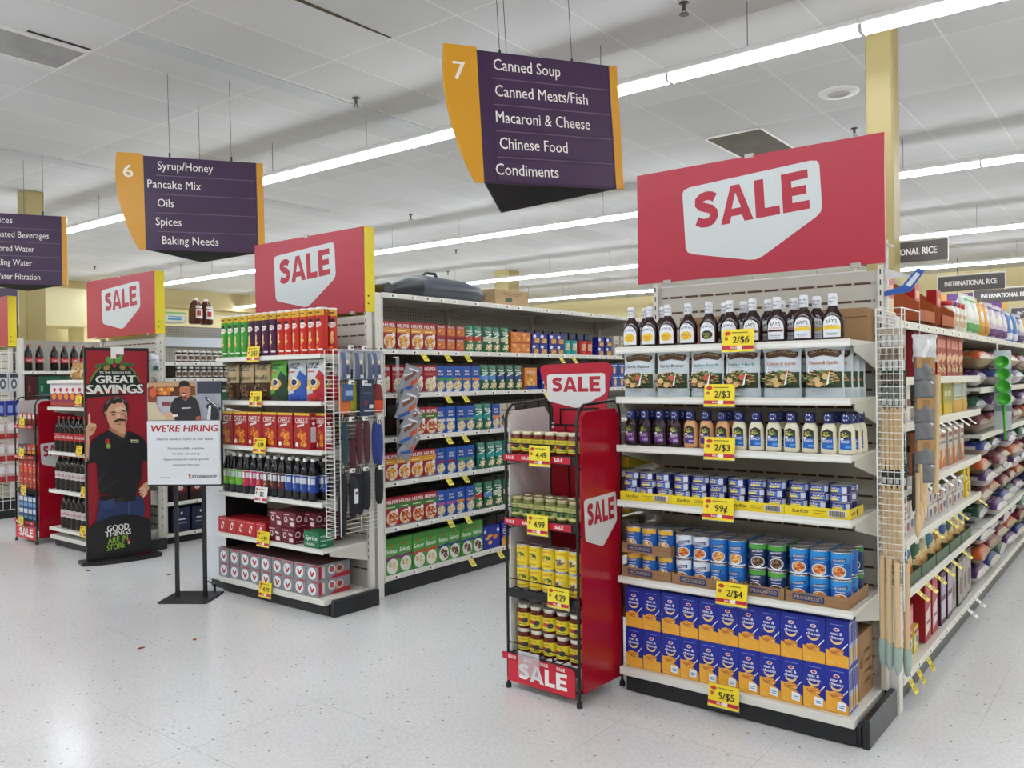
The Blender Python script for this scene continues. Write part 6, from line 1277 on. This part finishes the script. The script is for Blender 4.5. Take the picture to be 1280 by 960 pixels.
    A.p(z3((318, 590), (334, 590), (346, 625), (336, 636), (312, 634), (306, 626)), SH_); A.p(z3((308, 630), (344, 628), (336, 640), (314, 641)), SK2)
    A.p(z3((284, 655), (306, 640), (328, 634), (352, 632), (384, 640), (394, 652), (370, 650), (330, 648), (300, 660)), '2c201c')
    A.p(z3((300, 660), (340, 652), (378, 654), (360, 664), (322, 668)), 'c9876f'); A.p(z3((306, 676), (350, 672), (340, 682)), 'a85a50')
    # shirt
    A.p(z3((96, 965), (100, 860), (120, 800), (165, 762), (250, 720), (330, 772), (372, 792), (398, 735), (450, 750), (520, 790), (560, 850), (585, 965))+z4((592, 20), (598, 95), (530, 55), (520, 90), (518, 200), (470, 345), (320, 340), (182, 300), (165, 190), (158, 50), (140, 40), (84, 62), (84, 0)), '1b1b1f')
    A.p(z3((250, 720), (330, 772), (372, 792), (362, 830), (300, 770), (240, 740)), '2b2b31'); A.p(z3((398, 735), (412, 742), (385, 815), (370, 800)), '2b2b31')
    A.p(z4((165, 190), (250, 90), (240, 120), (175, 230)), '2c2c33'); A.p(z4((180, 270), (330, 190), (330, 205), (190, 300)), '2a2a30')
    A.e(*z3((240, 812))[0], .038, .013, 'c02a2c', 12); A.e(*z3((248, 850))[0], .036, .012, '8fb83a', 12); A.p(z3((424, 806), (490, 812), (492, 836), (430, 832)), 'd5dcae'); A.p(z3((436, 815), (482, 819), (482, 827), (436, 824)), '5a7a34')
    # jeans, belt, hand
    A.p(z4((180, 318), (320, 340), (475, 345), (530, 360), (548, 420), (545, 520), (150, 540), (168, 420)), '27375e'); A.p(z4((184, 322), (470, 345), (476, 385), (300, 380), (180, 352)), '1a1718'); A.p(z4((320, 345), (380, 350), (380, 385), (320, 380)), '2f2a26')
    A.p(z4((190, 370), (300, 350), (305, 400), (260, 435), (190, 425)), '31446e'); A.p(z4((410, 390), (430, 390), (426, 500), (412, 500)), '3a5080')
    A.p(z4((535, 250), (580, 232), (584, 292), (560, 330), (545, 350), (520, 330), (510, 310)), SK)
    for x0_, y0_, x1_, y1_ in ((530, 262, 500, 300), (540, 280, 502, 322), (548, 300, 510, 345), (556, 320, 528, 362)): A.p(z4((x0_, y0_), (x1_-4, y1_-8), (x1_, y1_), (x1_+9, y1_+2), (x0_+14, y0_+14)), SH_)
    for x0_, y0_, x1_, y1_ in ((528, 275, 505, 312), (538, 294, 512, 334)): A.p(z4((x0_, y0_), (x1_, y1_), (x1_+3, y1_+4), (x0_+5, y0_+4)), SK2)
    A.p(z4((78, 595), (110, 555), (160, 525), (260, 497), (330, 490), (400, 490), (500, 510), (560, 535), (596, 560), (612, 812), (84, 858)), '17171a')
    A.t('GOOD', *z4((330, 588))[0], .029, 'eeece6', .34, .06, 0, 0, 'c', .02); A.t('THINGS', *z4((330, 632))[0], .027, 'eeece6', .40, .06, 0, 0, 'c', .02); A.t('ARE IN', *z4((328, 685))[0], .029, '9fce3a', .31, .02, .1, 0, 'c', .1); A.t('STORE', *z4((312, 740))[0], .027, '9fce3a', .28, .02, .1, 0, 'c', .1)
    A.e(*z4((412, 705))[0], .02, .008, 'c0392b', 10); A.e(*z4((418, 722))[0], .018, .008, 'e0b08a', 10)
    m.build('printed_panel', t)
    MB().box(-.05, .05, -.024, -.0215, H-.055, H+.005, M('ecebe8', .5)).box(-.05, -.01, -.0245, -.0215, H-.09, H-.03, M('ecebe8', .5)).build('tape', t)
standee()

# ================================================================== HIRING SIGN
def hiring():
    a = Vector((-5.395, 3.141, 0))*.975; b = Vector((-5.238, 3.251, 0))*.975; U = (b-a).normalized(); ang = math.atan2(U.y, U.x)
    t = thing('sign_stand', "black floor stand holding a white WE'RE HIRING poster", 'sign stand', a+U*.095, ang)
    MB().box(-.165, .165, -.15, .15, 0, .012, M('202124', .45), .003).build('base_plate', t)
    for x in (-.095, .095): MB().box(x-.011, x+.011, -.011, .011, .012, .78, M('1a1b1d', .4)).build('post', t)
    z0, z1, x0, x1 = .770, 1.448, -.277, .220
    MB().box(x0-.008, x1+.008, -.012, .012, z0-.012, z1+.012, M('1a1b1d', .4), .003).build('frame', t)
    m = MB(); A = art_plane(m, (x0, -.0125, z0), (x1-x0, 0, 0), (0, 0, z1-z0), .0003)
    A.r(0, 0, 1, 1, 'e4e8ec'); Y = lambda y: 1-(y-485)/(602-485); X = lambda x: (x-187)/(275-187)
    P = lambda *pts: [(X(190+x/13.71), Y(470+y/13.71)) for x, y in pts]
    A.p(P((-30, 190), (1180, 190), (1180, 800), (-30, 800)), 'a9aeb8'); A.p(P((-30, 190), (770, 190), (770, 420), (-30, 420)), 'c9a07a')
    A.p(P((-30, 410), (460, 410), (340, 620), (340, 800), (-30, 800)), 'b9bbc4'); A.p(P((110, 260), (500, 260), (500, 410), (110, 410)), '5a2c16')
    for k in range(9): A.e(*P((150+(k % 5)*55, 300+(k//5)*60))[0], .03, .022, ('d9843a', 'e8a850', 'c86a28')[k % 3], 9)
    A.p(P((680, 250), (760, 250), (760, 400), (680, 400)), '7a4a28'); A.p(P((790, 180), (1180, 180), (1180, 370), (790, 370)), '3a4050')
    A.p(P((200, 500), (350, 500), (350, 560), (200, 560)), '8a3a40')
    for k in range(5): A.p(P((820+k*60, 380), (828+k*60, 380), (828+k*60, 790), (820+k*60, 790)), '9298a4')
    A.p(P((-30, 270), (60, 250), (110, 300), (120, 470), (80, 520), (-30, 520)), '8a3a20'); A.e(*P((60, 350))[0], .05, .045, 'd0603a', 12); A.p(P((-30, 500), (100, 510), (160, 640), (240, 700), (380, 690), (400, 790), (-30, 790)), 'cfc2a0'); A.p(P((230, 690), (330, 660), (420, 690), (400, 760), (260, 780)), 'd9a884')
    A.p(P((340, 640), (360, 520), (430, 440), (540, 400), (600, 470), (660, 390), (760, 440), (810, 520), (850, 720), (850, 795), (420, 795), (410, 720)), '23242c')
    A.p(P((520, 360), (640, 360), (650, 440), (600, 490), (545, 450)), 'a8684c'); A.p(P((500, 290), (520, 260), (660, 255), (690, 300), (680, 390), (640, 450), (590, 465), (540, 440), (510, 380)), 'c07a56')
    A.p(P((480, 300), (500, 200), (540, 165), (620, 165), (660, 200), (680, 265), (600, 255), (520, 262)), '17171c'); A.p(P((525, 362), (570, 352), (620, 362), (600, 372), (550, 372)), '2a1a16'); A.p(P((535, 376), (610, 374), (590, 398), (560, 400)), 'f0e8e2'); A.p(P((520, 400), (560, 420), (620, 410), (640, 440), (590, 465), (540, 440)), '5a3a2e')
    A.p(P((530, 310), (560, 305), (560, 315), (530, 318)), '2a1a16'); A.p(P((600, 303), (640, 303), (640, 313), (600, 313)), '2a1a16')
    A.p(P((535, 590), (690, 585), (690, 605), (535, 612)), 'c4c6cc'); A.p(P((770, 740), (850, 720), (850, 795), (770, 795)), 'b0654a'); A.p(P((380, 700), (480, 700), (470, 730), (390, 740)), 'eceae6')
    A.p(P((920, 430), (950, 420), (1180, 600), (1180, 640), (940, 470)), '17181c'); A.p(P((960, 460), (1150, 610), (1150, 590), (980, 450)), 'e4e6ea'); A.p(P((930, 570), (1010, 520), (1150, 640), (1150, 790), (940, 790), (990, 640)), '2a2c30'); A.p(P((990, 560), (1030, 560), (1010, 790), (950, 790)), 'e0e2e6')
    A.r(0, 0, 1, Y(528.5), 'e4e8ec')
    A.t("WE'RE HIRING", .51, Y(537), .068, 'b3242c', .93, .05, .16); Q = lambda x, y: (X(180+x/6.4), Y(470+y/6.4))
    A.t("There's always room at our table.", *Q(335, 507), .026, '4a4e54', .80, .01)
    for y, s, w_ in ((577, 'Part-time shifts available', .5), (617, 'Flexible scheduling', .37), (658, 'Opportunities for career growth', .62), (698, 'Associate discount', .37)): A.t(s, *Q(345, y), .019, '4a4e54', w_, .01)
    A.t('Scan to apply', *Q(178, 791), .012, '6a6e74', .14, .01)
    A.t('STOP&SHOP', *Q(485, 787), .030, '23262c', .34, .04); A.e(*Q(372, 776), .016, .011, 'c0392b', 10); A.e(*Q(374, 797), .016, .011, '6a9a3a', 10); A.e(*Q(370, 788), .012, .008, 'e0a030', 10)
    m.build('poster', t)
hiring()
t = thing('glove', 'red and white oven glove hanging on the white side panel behind the stand', 'glove', (-5.31, 3.375, .80), 0)
MB().lathe([(.02, 0), (.04, .03), (.045, .1), (.035, .16), (.02, .19)], M('9a2430', .7), 12, .4).build('body', t); MB().lathe([(.036, .15), (.037, .2)], M('d9d4d0', .7), 12, .4).build('cuff', t)
t = thing('white_divider', 'plain white panel standing beside the left end of the left endcap', 'panel', (-5.32, 3.40, 0)); MB().box(-.13, .115, .0, .02, .05, 1.3, M('dfe3e8', .4), .002).box(-.06, .115, -.005, .02, 0, .05, KICK).build('board', t)
t = thing('floor_bracket', 'thin black wire bracket on the floor by the left endcap base', 'bracket', (-5.23, 3.30, 0)); MB().rod((-.12, .02, .06), (.06, -.01, .06), .006, BLACK).rod((-.12, .02, .0), (-.12, .02, .065), .006, BLACK).rod((.055, -.01, 0), (.055, -.01, .065), .006, BLACK).build('wire', t)
for i, (x, y, c) in enumerate(((-4.43, 2.36, '8a4a24'), (-4.33, 2.62, '9a5a30'), (-6.6, 3.1, '3a2a20'), (-5.95, 3.4, '4a3a30'))):
    t = thing('dry_leaf', f'small brown leaf scrap on the floor, {("left of two before the hiring stand", "right of two before the hiring stand", "under the standee base", "between standee and hiring stand")[i]}', 'leaf', (x, y, .002), i)
    MB().grid(lambda u, v: (.03*(u-.5)*math.sin(PI*v)*.8, .05*(v-.5), .006*math.sin(PI*u)*math.sin(PI*v)), 4, 6, M(c, .8)).build('blade', t)
